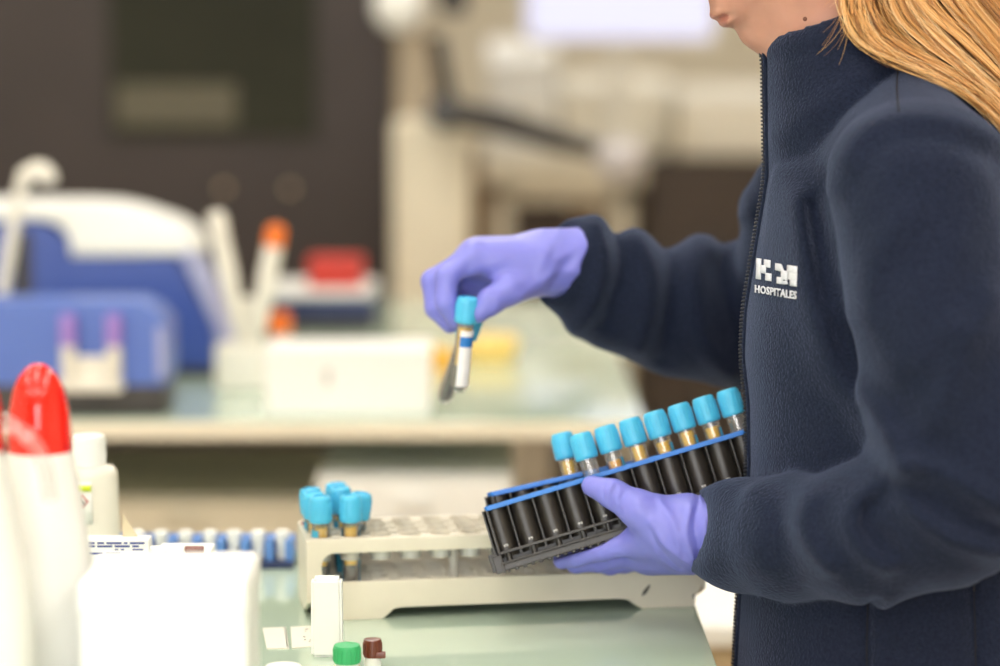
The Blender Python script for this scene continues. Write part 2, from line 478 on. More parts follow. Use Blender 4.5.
# ---------------------------------------------------------------- lab benches
def lab_bench(label, x0, x1, y0, y1, top=BENCH, t=.016, mtop=None, mfr=None, recess=0.0, trim=None):
    r = thing('lab_bench', label, 'bench', (x0, y0, 0))
    B = (x0, y0, 0)
    MB().box((x0, y0, top - t), (x1, y1, top), .002).build('bench_top', mtop or m_glass_top, r, B)
    if trim: MB().box((x0, y0 - .004, top - t - .002), (x1, y0 + .0, top - .002), .001).build('front_edge_trim', trim, r, B)
    MB().box((x0 + .03, y0 + .04 + recess, top - t - .05), (x1 - .03, y0 + .065 + recess, top - t), .003).box((x0 + .03, y1 - .065, top - t - .05), (x1 - .03, y1 - .04, top - t), .003) \
        .box((x0 + .03, y0 + .065, top - t - .05), (x0 + .055, y1 - .065, top - t), .003).box((x1 - .055, y0 + .065, top - t - .05), (x1 - .03, y1 - .065, top - t), .003) \
        .build('frame', mfr or m_cream, r, B)
    for lx in (x0 + .03, x1 - .08):
        for ly in (y0 + .04, y1 - .09):
            lg = MB().box((lx, ly, .02), (lx + .05, ly + .05, top - t), .004).build('leg', mfr or m_cream, r, B)
            MB().box((lx - .005, ly - .005, 0), (lx + .055, ly + .055, .02), .004).build('foot', m_rubber, lg, B)
    return r
lab_bench('pale green glass topped lab bench under the beige tube rack', -1.5, 0.152, 0.75, 2.0)

# ---------------------------------------------------------------- blood tubes
_tube_cache = {}
def tube_meshes():
    c = _tube_cache
    if c: return c
    R, L = .0065, .070
    c['glass'] = MB().lathe([(0, 0), (.003, .0005), (.0052, .0022), (R, .006), (R, L), (R - .0009, L), (R - .0009, .0065), (.0043, .0032), (0, .0016)], 24).mesh('glass_tube', m_tubeglass)
    cap = MB().lathe([(0, .0555), (.0066, .0555), (.0080, .0550), (.0087, .0560), (.0089, .0575), (.0088, .060), (.0084, .0715), (.0079, .0738), (.0069, .0748), (.0052, .0750), (.0048, .0738), (0, .0734)], 32)
    for k in range(20):                                   # grip ribs round the cap
        a = 2 * PI * k / 20
        cap.box((-.00045, -.0003, .0605), (.00045, .0004, .0705), .0002, 1, M=Rz(a) @ Tr(0, .0085, 0))
    c['cap'] = cap.mesh('cap', m_cap)
    r = R - .0011
    def fill(z0, z1): return MB().lathe([(0, z0 + (.0018 if z0 < .003 else 0)), (r * .6, z0 + (.003 if z0 < .003 else 0)), (r, z0 + (.0065 if z0 < .003 else .0002)), (r, z1), (r * .94, z1 - .0004), (0, z1 - .0005)], 20)
    c['serum'] = fill(.022, .0512).mesh('serum', m_serum)
    c['serum_low'] = fill(.022, .0485).mesh('serum', m_serum2)
    c['serum_high'] = fill(.022, .0535).mesh('serum', m_serum)
    c['blood_full'] = fill(0.0, .0480).mesh('blood', m_blood)
    c['blood'] = fill(0.0, .0218).mesh('blood', m_blood)
    def wrap(a0, a1, z0, z1, m, nm, rr=.0068, n=14):
        b = MB(); vs = []; fs = []
        for z in (z0, z1):
            for q in (rr, rr + .00015):
                vs += [(q * math.cos(a0 + (a1 - a0) * k / n), q * math.sin(a0 + (a1 - a0) * k / n), z) for k in range(n + 1)]
        N = n + 1
        for k in range(n):
            fs += [(N + k, N + k + 1, 3 * N + k + 1, 3 * N + k), (k + 1, k, 2 * N + k, 2 * N + k + 1),
                   (k, k + 1, N + k + 1, N + k), (2 * N + k + 1, 2 * N + k, 3 * N + k, 3 * N + k + 1)]
        fs += [(0, N, 3 * N, 2 * N), (n, 2 * N + n, 3 * N + n, N + n)]
        b.add(vs, fs); return b.mesh(nm, m)
    c['label'] = wrap(-PI * .20, PI * .75, .008, .0495, m_labelblue, 'paper_label')
    c['label_white'] = wrap(-PI * .95, PI * .10, .006, .0495, m_labelwhite, 'paper_label')
    c['label_band'] = wrap(-PI * .95, PI * .10, .037, .045, m_labelcyan, 'label_band', rr=.0070)
    return c

def blood_tube(label, M, group, parts=('glass', 'cap', 'serum', 'blood', 'label'), spin=0.0):
    c = tube_meshes()
    r = thing('blood_tube', label, 'tube', group=group, mtx=M @ Rz(spin))
    lab = None
    for k in parts:
        me = c[k]
        o = link(me.name.split('.')[0], me, lab if k == 'label_band' else r)
        if k.startswith('label'): lab = o
    return r

# ---------------------------------------------------------------- beige bench rack
p0 = T(307, 622); p1 = T(690, 607)
ang = math.atan2(p1.y - p0.y, p1.x - p0.x)
RK = Tr(p0) @ Rz(ang)
RL, RD, RHt = .309, .080, .0625
rack = thing('tube_rack', 'long beige tube rack with slotted front at the bench corner', 'rack', mtx=RK)
PX, PY, HX0, HY0 = .0228, .0180, .0120, .0120
NX = 13
holes = [(HX0 + i * PX, HY0 + j * PY) for j in range(4) for i in range(NX)]
circ = lambda x, y, r, n=20: [(x + r * math.cos(2 * PI * k / n), y + r * math.sin(2 * PI * k / n)) for k in range(n)]
XZ = Rx(PI / 2)                     # plate XY -> XZ plane (thickness along y)
def front_loops():
    outer = [(.006, .012), (.0, .020), (.0, RHt - .002), (.002, RHt), (RL - .002, RHt), (RL, RHt - .002), (RL, .030), (RL - .006, .012), (RL - .008, .0105)]
    outer += [(RL - .0105, .0095), (RL - .0105, .0065), (RL - .008, .0055), (RL - .010, 0.0), (RL - .050, 0.0), (RL - .056, .0030), (RL - .062, .0075), (RL - .070, .0085),
              (.072, .0085), (.066, .0075), (.061, .0030), (.057, 0.0), (.010, 0.0)]
    slot = rrect(.0115, .0295, .268, .0515, .0095, 6)
    return [outer, slot]
fb = MB()
fb.plate(front_loops(), .0035, .0006, Tr(0, .00175, 0) @ XZ)
fb.plate([[(.001, .001), (.001, RHt), (RL - .001, RHt), (RL - .001, .001)]], .0035, .0006, Tr(0, RD - .00175, 0) @ XZ)
YZl = [(0.002, .014), (.002, RHt - .001), (RD - .002, RHt - .001), (RD - .002, .002), (.03, .002), (.014, .008)]
for x in (.00175, RL - .00175):
    fb.plate([YZl], .0035, .0004, Tr(x, 0, 0) @ Rz(PI / 2) @ XZ)
fb.build('rack_body', m_rackbeige, rack)
tp = MB().plate([rrect(.003, .003, RL - .003, RD - .003, .001, 1)] + [circ(x, y, .0082) for x, y in holes] + [circ(x + PX / 2, y + PY / 2, .0054, 14) for x, y in holes if x < RL - .03 and y + PY < RD], .0024, .0003, Tr(0, 0, RHt - .0014))
tp.build('top_plate', m_rackbeige, rack)
rim = MB()
for x, y in holes:
    rim.lathe([(.0080, RHt - .0016), (.0087, RHt - .0004), (.0087, RHt + .0005), (.0081, RHt + .0005), (.0079, RHt - .0016)], 20, Tr(x, y, 0))
rim.build('hole_rims', m_rackbeige, rack)
sl = MB()
for x, y in holes:
    sl.lathe([(.0079, RHt - .0026), (.0079, RHt - .0178), (.0073, RHt - .0178), (.0073, RHt - .0026), (.0079, RHt - .0026)], 16, Tr(x, y, 0))
sl.build('hole_sleeves', m_milky, rack)
sh = MB().plate([rrect(.0035, .0035, RL - .0035, RD - .0035, .001, 1)] + [circ(x, y, .0072) for x, y in holes], .003, .0005, Tr(0, 0, .0245))
for x, y in holes:
    sh.lathe([(.0071, .0245), (.0076, .0272), (.0084, .0272), (.0090, .0245)], 16, Tr(x, y, 0))
sh.build('shelf', m_offwhite, rack)
for k in (4, 9):
    MB().cyl((HX0 + (k + .5) * PX, HY0 + PY * .5, .0250), (HX0 + (k + .5) * PX, HY0 + PY * .5, RHt - .0026), .0035).build('support_post', m_milky, rack)
MB().box((.006, .006, .0090), (RL - .006, RD - .005, .0115), .0008).build('shade_plate', mat('grey_green_shade', lin(128, 146, 130), .6), rack)  # added plate, its dull green stands in for the shade under the rack
for x, y in ((.012, .012), (.012, RD - .012), (RL - .012, .012), (RL - .012, RD - .012)):
    MB().cyl((x, y, 0), (x, y, .020), .006, bev=.001).build('rubber_foot', m_rubber, rack)
MB().tube([(.258, -.0004, .0105), (.2605, -.0005, .0135), (.2640, -.0005, .0185)], [.0004, .0013, .0006], 6).build('scuff_mark', m_blackink, rack)
MB().cyl((.0048, .060, RHt), (.0048, .060, RHt + .0025), .0035, bev=.0006).build('red_dot', m_dred, rack)

g_rack = 'blue capped tubes in the beige rack'
def in_rack(i, j, label, lean=(0, 0), spin=0, parts=('glass', 'cap', 'serum', 'blood', 'label')):
    x, y = HX0 + i * PX, HY0 + j * PY
    M = RK @ Tr(x, y, .0185) @ Ry(lean[0]) @ Rx(lean[1])
    return blood_tube(label, M, g_rack, parts, spin)
in_rack(0, 0, 'blue capped tube in the front hole at the left end of the beige rack', spin=2.0)
in_rack(0, 1, 'blue capped tube in the middle row at the left end of the beige rack', spin=1.0, lean=(-.05, 0))
in_rack(0, 2, 'blue capped tube in the rear corner hole at the left end of the beige rack', spin=2.5, lean=(-.06, 0))
in_rack(1, 0, 'blue capped tube at the beige rack front, its blood seen through the slot', spin=.6, lean=(.0, 0))
in_rack(1, 2, 'blue capped tube in the third row beside the leaning tube of the beige rack', spin=1.8, lean=(-.06, 0))
in_rack(1, 3, 'blue capped tube in the rear row of the beige rack, second from its end', spin=.2, lean=(-.08, 0))
in_rack(1, 1, 'blue capped tube leaning right with its hollow cap top showing', lean=(.13, .08), spin=.9, parts=('glass', 'cap', 'blood', 'label'))

# ---------------------------------------------------------------- black carrier racks held in the hand
CH, CD, CP, CN = .0495, .0255, .0187, 11
def carrier(label, M, hx0, n=CN, L=None):
    L = L or hx0 + (n - .5) * CP
    r = thing('carrier_rack', label, 'rack', group='black carrier racks in the hand', mtx=M)
    b = MB()
    xs = [hx0 + i * CP for i in range(n)]
    cy = CD / 2
    for x in xs:                                            # round sleeves
        b.lathe([(.0, .0095), (.0086, .0095), (.0090, .020), (.0090, CH - .003), (.0078, CH - .003), (.0078, .0125), (0, .0115)], 24, Tr(x, cy, 0))
        for sgn in (-1, 1):                                 # pegs under the lower rail
            b.cyl((x, cy + sgn * .0092, .0040), (x, cy + sgn * .0092, .0125), .0022, 10, .0004)
    b.box((.002, cy - .0012, .006), (L - .001, cy + .0012, CH - .0028), .0003)            # web between the sleeves
    for x in [xs[0] - CP / 2] + [x + CP / 2 for x in xs[:-1]]:
        b.box((x - .0006, .0016, .0085), (x + .0006, CD - .0016, CH - .0028), .0002, 1)   # upright ribs
    for y0 in (-.0006, CD - .0026):
        b.box((.001, y0, .0125), (L - .001, y0 + .0032, .0145), .0005)                    # rail at sleeve foot
        b.box((.0005, y0 + .0005, .0055), (L - .001, y0 + .0027, .0070), .0004)
    b.box((.0015, .001, .0), (L - .001, CD - .001, .0058), .0012)                         # base bar
    for k in range(int(L / .0062)):
        b.box((.003 + k * .0062, .0005, -.0012), (.0058 + k * .0062, CD - .0005, .0006), .0004, 1)   # toothed underside
    b.box((.0, .0005, -.001), (.0022, CD - .0005, CH - .0025), .0006)                     # end plates
    b.box((L - .0026, .0005, -.001), (L, CD - .0005, CH - .0025), .0006)
    b.box((-.0050, .0005, -.0005), (.001, .0085, .0125), .001); b.box((-.0075, .0100, .0010), (.001, .0180, .0150), .001); b.box((-.0045, .0190, .0030), (.001, .0250, .0190), .001)   # end lugs
    b.box((-.0040, .0110, .0085), (.001, .0150, .0195), .0008)
    body = b.build('rack_body', m_black, r)
    MB().plate([rrect(0, 0, L, CD, .002, 3)] + [circ(x, cy, .0077) for x in xs], .0036, .0005, Tr(0, 0, CH - .0018)).build('blue_top_strip', m_bluerack, r)
    mk = MB()
    for x in xs:                                            # tiny white bars painted in for light glinting at each sleeve foot
        for dx in (-.0011, .0, .0011):
            mk.box((x + dx - .00032, cy - .00925, .0172 if dx else .0178), (x + dx + .00032, cy - .00885, .0188), .0001, 1)
    mk.build('sleeve_glints', m_white, body)
    return r
def frame_at(px, py, Y, deg):
    """local frame whose top front left corner (0,0,CH) is at the photo point"""
    R = Ry(-math.radians(deg))
    return Tr(P(px, py, Y)) @ Rx(-math.radians(12)) @ R @ Tr(0, 0, -CH)
M1 = frame_at(484, 507, 1.706, 16.6)
M2 = frame_at(490, 492, 1.7380, 12.5)
def local_x(M, px, py, Y): return (M.inverted() @ P(px, py, Y)).x
caps = [(584, 446), (609, 437), (634, 430), (658, 421), (684, 414), (708, 407), (732, 399)]
lx = [local_x(M1, x, y, 1.719) for x, y in caps]
CP = sum((lx[i + 1] - lx[i]) for i in range(6)) / 6
ph = lx[0] - round((lx[0] - .013) / CP) * CP
print('CARRIER pitch', CP, 'phase', ph, [round(v, 4) for v in lx])
carrier('front black carrier rack with a blue top edge, full of blue capped tubes', M1, ph, 11)
lx2 = local_x(M2, 566, 452, 1.747)
ph2 = lx2 - round((lx2 - .013) / CP) * CP
carrier('rear black carrier rack with a blue top edge, holding one tube', M2, ph2, 7)
g_held = 'blue capped tubes in the held racks'
ords = ['third', 'fourth', 'fifth', 'sixth', 'seventh']
i0 = round((lx[0] - ph) / CP)
def in_carrier(M, i, phs, label, parts, spin=0, dz=0):
    blood_tube(label, M @ Tr(phs + i * CP, CD / 2, .0118 - .012 + dz + .0), g_held, parts, spin)
DZ = .0070
names = ['blue capped tube with a clear neck directly above the thumb tip',
         'blue capped tube with amber serum, second from the left in the front held rack',
         'blue capped tube with yellow serum, third from the left in the front held rack',
         'blue capped tube in the middle of the front held row of seven',
         'blue capped tube with a blue label edge, third from the right in the held row',
         'blue capped tube with amber serum, second from the right in the front held rack',
         'blue capped tube with a clear neck touching the navy jacket front']
fills = [('glass', 'cap', 'blood'), ('glass', 'cap', 'serum_low', 'blood', 'label'), ('glass', 'cap', 'serum_high', 'blood'), ('glass', 'cap', 'serum', 'blood', 'label'),
         ('glass', 'cap', 'serum_high', 'blood', 'label'), ('glass', 'cap', 'serum', 'blood', 'label'), ('glass', 'cap', 'blood')]
for k in range(7):
    in_carrier(M1, i0 + k, ph, names[k], fills[k], spin=-.15, dz=DZ)
in_carrier(M2, round((lx2 - ph2) / CP), ph2, 'blue capped tube standing alone in the rear held rack', ('glass', 'cap', 'serum_high', 'blood'), dz=DZ)
# ---------------------------------------------------------------- things on the near bench
def span(px0, px1, Y, py=450): return P(px0, py, Y).x, P(px1, py, Y).x
def xat(px, Y, py=450): return P(px, py, Y).x
# white squat carton, closest to the viewer
c = thing('white_carton', 'large white carton at the near edge of the bench', 'box', (span(78, 247, 1.33, 600)[0], 1.33, BENCH), (0, 0, .02))
w = span(78, 247, 1.33, 600)[1] - span(78, 247, 1.33, 600)[0]
hz = P(160, 551, 1.33 + .085).z - BENCH
MB().box((0, 0, 0), (w, .085, hz - .012), .004, 3).build('carton_body', m_carton, c)
MB().box((-.0012, -.0012, hz - .022), (w + .0012, .0862, hz), .005, 3).build('carton_lid', m_carton, c)
MB().box((w - .012, -.0016, .045), (w - .008, -.0002, .052), .0003).build('red_print', m_redink, c)

def wash_bottle(label, px, Y, spout=False):
    x = xat(px, Y, 450)
    zt = P(px, 364, Y).z - BENCH; zc = P(px, 452, Y).z - BENCH
    b = thing('wash_bottle', label, 'bottle', (x, Y, BENCH), group='red capped white wash bottles')
    MB().lathe([(0, .0), (.030, 0), (.0335, .003), (.034, .010), (.033, zc - .100), (.0310, zc - .075), (.0250, zc - .030), (.0200, zc - .002), (.0180, zc + .004), (0, zc + .004)], 36).build('bottle_body', m_white, b)
    h = zt - zc
    MB().lathe([(0, zc - .001), (.0186, zc - .001), (.0192, zc + .001), (.0190, zc + h * .28), (.0180, zc + h * .48), (.0155, zc + h * .70), (.0118, zc + h * .86), (.0070, zc + h * .96), (.0030, zc + h), (0, zc + h)], 32).build('red_cap', m_redcap, b)
    return b, x, zc
wash_bottle('white wash bottle under a pointed glossy red cap, whole cap in view', 40, 1.42)
b2, x2, zc2 = wash_bottle('white wash bottle cut by the picture edge, with a clear spout', -30, 1.335)
sp = [P(-26, 432, 1.36), P(-14, 418, 1.345), P(4, 421, 1.335), P(22, 432, 1.33), P(36, 447, 1.33), P(46, 470, 1.33), P(50, 500, 1.33)]
MB().tube(smoothline(sp, 6), .0042, 12).build('clear_spout', m_clear, b2, b2.location)

# reagent bottle
Y = 1.81; x = xat(89, Y, 500)
zz = lambda py: P(89, py, Y).z - BENCH
r = thing('reagent_bottle', 'off white reagent bottle with a ribbed white screw cap', 'bottle', (x, Y, BENCH))
bw = 29.5 / FPX * Y
MB().lathe([(0, 0), (bw * .96, 0), (bw * 1.04, .003), (bw * 1.05, .01), (bw * 1.0, zz(476)), (bw * .97, zz(470)), (bw * .85, zz(466)), (bw * .5, zz(464)), (0, zz(464))], 40, sy=.75).build('bottle_body', m_offwhite, r)
cp = MB(); cr_ = 17.6 / FPX * Y
cp.lathe([(0, zz(465)), (cr_, zz(465)), (cr_, zz(439)), (cr_ * .95, zz(435.5)), (cr_ * .8, zz(434.5)), (0, zz(434.5))], 36)
for k in range(40): cp.box((-.0004, -.0003, zz(463)), (.0004, .0004, zz(440)), .0001, 1, M=Rz(2 * PI * k / 40) @ Tr(0, cr_, 0))
cp.build('screw_cap', m_white, r)
def curved_patch(px0, px1, py0, py1, m, nm, par, off=.0004, n=10):
    vs, fs = [], []
    for py in (py0, py1):
        for k in range(n + 1):
            lx_ = (px0 + (px1 - px0) * k / n - 84.5) / FPX * Y
            q = max(-.999, min(.999, lx_ / (bw * 1.03)))
            vs.append((lx_, -(bw * 1.03 + off * 2) * .75 * math.sqrt(1 - q * q) - off, zz(py)))
    for k in range(n): fs.append((k, k + 1, n + 2 + k, n + 1 + k))
    b = MB().add(vs, fs); o = b.build(nm, m, par); md = o.modifiers.new('t', 'SOLIDIFY'); md.thickness = .0003; return o
lb = curved_patch(70, 92, 478, 520, m_paper, 'label', r)
curved_patch(70, 91.5, 481, 487, m_lime, 'label_stripe', lb, .0010)
def diamond(cx, cy, s, par):                                  # hazard pictogram: red rim, black symbol
    for (q, m, o, nm) in ((s, m_redink, .0010, 'pictogram_rim'), (s * .72, m_paper, .0016, 'pictogram_field')):
        lx_ = lambda px: (px - 84.5) / FPX * Y
        f = lambda px, py: (lx_(px), -(bw * 1.03 + .001) * .75 * math.sqrt(max(0, 1 - (lx_(px) / (bw * 1.03)) ** 2)) - o, zz(py))
        ob = MB().add([f(cx - q, cy), f(cx, cy + q), f(cx + q, cy), f(cx, cy - q)], [(0, 1, 2, 3)]).build(nm, m, par)
        md = ob.modifiers.new('t', 'SOLIDIFY'); md.thickness = .0002
    ob = MB()
    f2 = lambda px, py: (lx_(px), -(bw * 1.03 + .001) * .75 * math.sqrt(max(0, 1 - (lx_(px) / (bw * 1.03)) ** 2)) - .0021, zz(py))
    ob.tube([f2(cx - 2.4, cy - 2), f2(cx - .5, cy - .3), f2(cx + 2.5, cy + 2.5)], .0006, 6).tube([f2(cx - .8, cy + 2.2), f2(cx + .6, cy + .8)], .0006, 6)
    ob.build('pictogram_symbol', m_blackink, par)
diamond(81.5, 497, 7, lb)

# printed carton and the small things round the reagent bottle
Y1 = 1.70
xa, xb = span(60, 147, Y1); zt = P(100, 540, Y1).z - BENCH
k = thing('printed_carton', 'low white carton with rows of blue print', 'box', (xa, Y1, BENCH))
MB().box((0, 0, 0), (xb - xa, .018, zt), .001).build('carton_body', m_carton, k)
ink = MB(); random.seed(3)
for row, zq in enumerate((.0022, .0046, .0072, .0100)):
    xx = .019
    while xx < xb - xa - .006:
        ln = random.choice((.0025, .005, .008, .011))
        if random.random() < .72: ink.box((xx, -.0003, zt - zq - .0008), (min(xx + ln, xb - xa - .003), .0001, zt - zq + .0006))
        xx += ln + .0018
ink.build('blue_print', m_ink, k)
MB().add([(xb - xa - .021, .013, zt), (xb - xa - .010, .013, zt), (xb - xa - .0205, .013, zt + .0165), (xb - xa - .021, .014, zt), (xb - xa - .010, .014, zt), (xb - xa - .0205, .014, zt + .0165)],
         [(0, 1, 2), (5, 4, 3), (0, 3, 4, 1), (1, 4, 5, 2), (2, 5, 3, 0)]).build('card_flap', m_kraft, k)
xa2, xb2 = span(150, 206, Y1); zt2 = P(170, 551, Y1 + .02).z - BENCH
k2 = tag(MB().box((xa2, Y1, BENCH), (xb2, Y1 + .05, BENCH + zt2), .0015).build('plain_carton', m_carton), 'plain white carton beneath the lying marker pen', 'box')
pn = thing('marker_pen', 'white marker pen with a brown end lying on a carton', 'pen', (xa2, Y1 + .006, BENCH + zt2 + .0035))
Lp = xb2 - xa2
MB().cyl((-.002, 0, 0), (Lp * .58, 0, 0), .0035, 14, .001).build('pen_barrel', m_white, pn)
MB().cyl((Lp * .58, 0, 0), (Lp * .92, 0, 0), .0033, 14, .001).build('pen_cap', m_browncap, pn)

# white tapered vial in front of the beige rack
Y2 = 1.64; xv = xat(327, Y2, 600); zv = P(327, 575, Y2 + .008).z - BENCH
v = thing('dropper_box', 'narrow white plastic dispenser standing in front of the beige rack', 'dispenser', (xv, Y2, BENCH))
b = bmesh.new(); bmesh.ops.create_cube(b, size=1)
for q in b.verts:
    wt = .0112 if q.co.z < 0 else .0108
    q.co = Vector((q.co.x * 2 * wt, q.co.y * .016, (q.co.z + .5) * zv))
bmesh.ops.bevel(b, geom=b.edges[:], offset=.0022, segments=3, affect='EDGES')
MB().bm(b).build('dispenser_body', m_white, v)
MB().box((-.0065, -.0030, zv - .001), (.0065, .0030, zv + .0012), .0008).build('lid_tab', m_white, v)

# capped vials near the front
def small_vial(label, px0, px1, pyt, Y, mcap, mlab, notch=False):
    cx = xat((px0 + px1) / 2, Y, 650); rr = (px1 - px0) / 2 / FPX * Y; h = P(px0, pyt, Y + rr).z - BENCH
    t = thing('reagent_vial', label, 'vial', (cx, Y, BENCH), group='short capped vials')
    MB().lathe([(0, 0), (rr * .85, 0), (rr * .9, .001), (rr * .9, h - .013), (rr * .7, h - .011), (0, h - .011)], 24).build('vial_body', m_white, t)
    MB().lathe([(rr * .915, .002), (rr * .93, .002), (rr * .93, h - .0145), (rr * .915, h - .0145)], 24).build('label', mlab, t)
    cpb = MB().lathe([(0, h - .0125), (rr * .96, h - .0125), (rr, h - .0115), (rr, h - .002), (rr * .93, h - .0003), (rr * .6, h), (0, h)], 28)
    for q in range(18): cpb.box((-.0004, -.0002, h - .011), (.0004, .0004, h - .0025), .0001, 1, M=Rz(2 * PI * q / 18) @ Tr(0, rr, 0))
    if notch: cpb.box((rr * .3, -rr * .9, h - .0128), (rr * 1.45, -rr * .2, h - .008), .001)
    cpb.build('screw_cap', mcap, t)
small_vial('short vial with a green screw cap and yellow label', 333, 361, 641, 1.585, m_green, m_yellow)
small_vial('short vial with a dark brown flip cap next to the green one', 363, 382, 636.5, 1.600, m_browncap, m_paper, True)
Yj = 1.55; cx = xat(283, Yj, 660); rj = 19 / FPX * Yj; hj = P(283, 661, Yj + rj).z - BENCH
j = thing('white_jar', 'small white jar whose lid just enters the bottom of the picture', 'jar', (cx, Yj, BENCH))
MB().lathe([(0, 0), (rj * .9, 0), (rj * .95, .001), (rj * .95, hj - .008), (0, hj - .008)], 28).build('jar_body', m_offwhite, j)
MB().lathe([(0, hj - .009), (rj, hj - .009), (rj, hj - .001), (rj * .93, hj), (0, hj)], 28).build('jar_lid', m_white, j)

# two test cards lying on the glass
def card(label, corners, specks):
    q = [T(*p) for p in corners]; cen = sum(q, Vector()) / 4
    o = thing('test_card', label, 'card', cen, group='paper test cards')
    vs = [tuple(p - cen) for p in q]; up = [(a, b_, .0009) for a, b_, _ in vs]
    MB().add([(a, b_, 0) for a, b_, _ in vs] + up, [(0, 1, 2, 3), (7, 6, 5, 4), (0, 4, 5, 1), (1, 5, 6, 2), (2, 6, 7, 3), (3, 7, 4, 0)]).build('card_sheet', m_offwhite, o)
    if specks:
        s = MB(); rnd = random.Random(5)
        for _ in range(16):
            u, w_ = rnd.uniform(.45, .95), rnd.uniform(.08, .9)
            p = Vector(up[0]) * (1 - u) * (1 - w_) + Vector(up[1]) * u * (1 - w_) + Vector(up[2]) * u * w_ + Vector(up[3]) * (1 - u) * w_
            s.cyl(p, p + Vector((0, 0, .0002)), rnd.uniform(.0004, .0011), 8)
        s.build('dark_specks', m_blackink, o)
    else:
        ed = MB(); a, b_ = Vector(up[1]), Vector(up[2])
        ed.tube([a + (Vector(up[0]) - a) * .06, b_ + (Vector(up[3]) - b_) * .06], .0006, 6); ed.build('grey_edge_strip', m_steel, o)
card('blank white test card with a grey edge lying on the glass bench', [(267, 649.5), (289, 649), (286, 628), (262.5, 629)], False)
card('white test card with dark specks beside the white dispenser', [(292, 649), (320, 646.5), (318, 626.5), (290.5, 628)], True)

# rack of white vials with blue posts at the back of the bench
Yb = 1.925; xa, xb = span(96, 292, Yb); zt = P(200, 534, Yb + .03).z - BENCH
rk = thing('vial_rack', 'low blue vial rack on a navy base at the bench rear', 'rack', (xa, Yb, BENCH))
L = xb - xa
MB().box((0, 0, 0), (L, .034, .006), .0012).build('rack_base', m_navy, rk)
MB().box((0, .030, .006), (L, .034, zt), .001).build('back_panel', m_bluestripe, rk)
nv = 8; pit = L / nv
for q in range(nv + 1):
    xq = min(max(q * pit, .0035), L - .0035)
    MB().box((xq - .0035, .003, .006), (xq + .0035, .030, zt), .001).build('divider_post', m_bluestripe, rk)
for q in range(nv):
    xq = xa + (q + .5) * pit
    o = tag(MB().lathe([(0, 0), (.0052, 0), (.0056, .001), (.0056, zt - .009), (.0060, zt - .009), (.0060, zt - .001), (.0050, zt - .0002), (0, zt)], 20, Tr(xq, Yb + .016, BENCH + .006)).build('white_vial', m_white),
            'slim white vial slotted between blue posts of the low rack', 'vial', 'white vials in the blue rack')
# ---------------------------------------------------------------- second bench and what stands on it
B2Y0, B2Y1 = 2.74, 4.12
lab_bench('long glass topped bench behind, carrying the blue analyser', -1.7, .172, B2Y0, B2Y1, t=.020, recess=.42, mfr=m_darkbrown, trim=m_cream)
def onb(px0, px1, Y): return span(px0, px1, Y, 300)
def zb(py, Y): return P(500, py, Y).z - BENCH

# blue block heater with two purple capped tubes
Y = 2.772; xa, xb = onb(-60, 166, Y); zt = zb(294, Y + .09); z0 = zb(388, Y)
h = thing('block_heater', 'light blue block unit on a black base with a tube holder in front', 'lab device', (xa, Y, BENCH))
W = xb - xa
MB().box((0, .0, 0), (W - .004, .10, z0 + .004), .006).build('black_base', m_darkgrey, h)
MB().plate([[(0, z0), (W - .006, z0), (W, z0 + .01), (W, zt * .80), (W - .014, zt * .93), (W - .034, zt), (0, zt)]], .09, .004, Tr(0, .047, 0) @ XZ).build('blue_housing', m_midblue, h)
MB().box((W - .012, -.004, z0 + .012), (W - .002, .0, zt * .78), .002).build('edge_trim', m_lav, h)
hx = lambda px: xat(px, Y, 380) - xa
MB().box((hx(52), -.022, z0 - .002), (hx(124), -.002, z0 + .010), .002).box((hx(70), -.008, z0), (hx(108), -.001, zb(356, Y)), .002).build('tube_holder', m_offwhite, h)
for (px, lab) in ((65, 'purple capped tube in the blue block holder, left of the two'), (111, 'purple capped tube in the blue block holder, right of the two')):
    t = thing('sample_tube', lab, 'tube', ((px - 500) / FPX * (Y - .013), Y - .013, BENCH + z0 + .0105))
    tz = zb(344, Y) - z0 - .010; th = zb(314, Y) - z0 - .010
    MB().lathe([(0, 0), (.0060, .001), (.0085, .005), (.0085, tz), (0, tz)], 20).build('tube_body', m_offwhite, t)
    MB().lathe([(0, tz - .001), (.0095, tz - .001), (.0098, tz + .002), (.0092, th - .002), (.008, th), (0, th)], 20).build('purple_cap', m_purple, t)

# big blue and white analyser behind it
Y = 3.12; xa, xb = onb(-40, 226, Y); zt = zb(199, Y)
YF = Y
a = thing('blood_analyser', 'big blue analyser with a rounded white lid and slanted side', 'lab device', (xa, Y, BENCH))
X = lambda px: xat(px, Y, 200) - xa
Z = lambda py: zb(py, Y + (.10 if py < 214 else .0))
MB().plate([[(0, .012), (X(214), .012), (X(213), Z(330)), (X(176), Z(257)), (X(70), Z(257)), (X(66), Z(236)), (X(42), Z(222)), (0, Z(222))]], .12, .006, Tr(0, .06, 0) @ XZ).build('blue_housing', m_navyblue, a)
MB().plate([[(X(213), .014), (X(227), .016), (X(226), Z(338)), (X(192), Z(250)), (X(178), Z(252)), (X(214), Z(330))]], .124, .004, Tr(0, .06, 0) @ XZ).build('side_trim', m_lav, a)
MB().plate([smoothline([(X(70), Z(258)), (X(186), Z(256)), (X(197), Z(246)), (X(184), Z(228)), (X(160), Z(212)), (X(110), Z(199)), (X(30), Z(197)), (0, Z(199)), (0, Z(221)), (X(40), Z(221)), (X(64), Z(234)), (X(68), Z(254))], 3)], .12, .010, Tr(0, .058, 0) @ XZ).build('white_lid', m_white, a)
MB().box((X(12), -.006, Z(296)), (X(30), .0, Z(232)), .003).build('dark_display', m_darkgrey, a)
MB().box((0, .01, 0), (X(212), .115, .014), .003).build('base_plate', m_darkgrey, a)

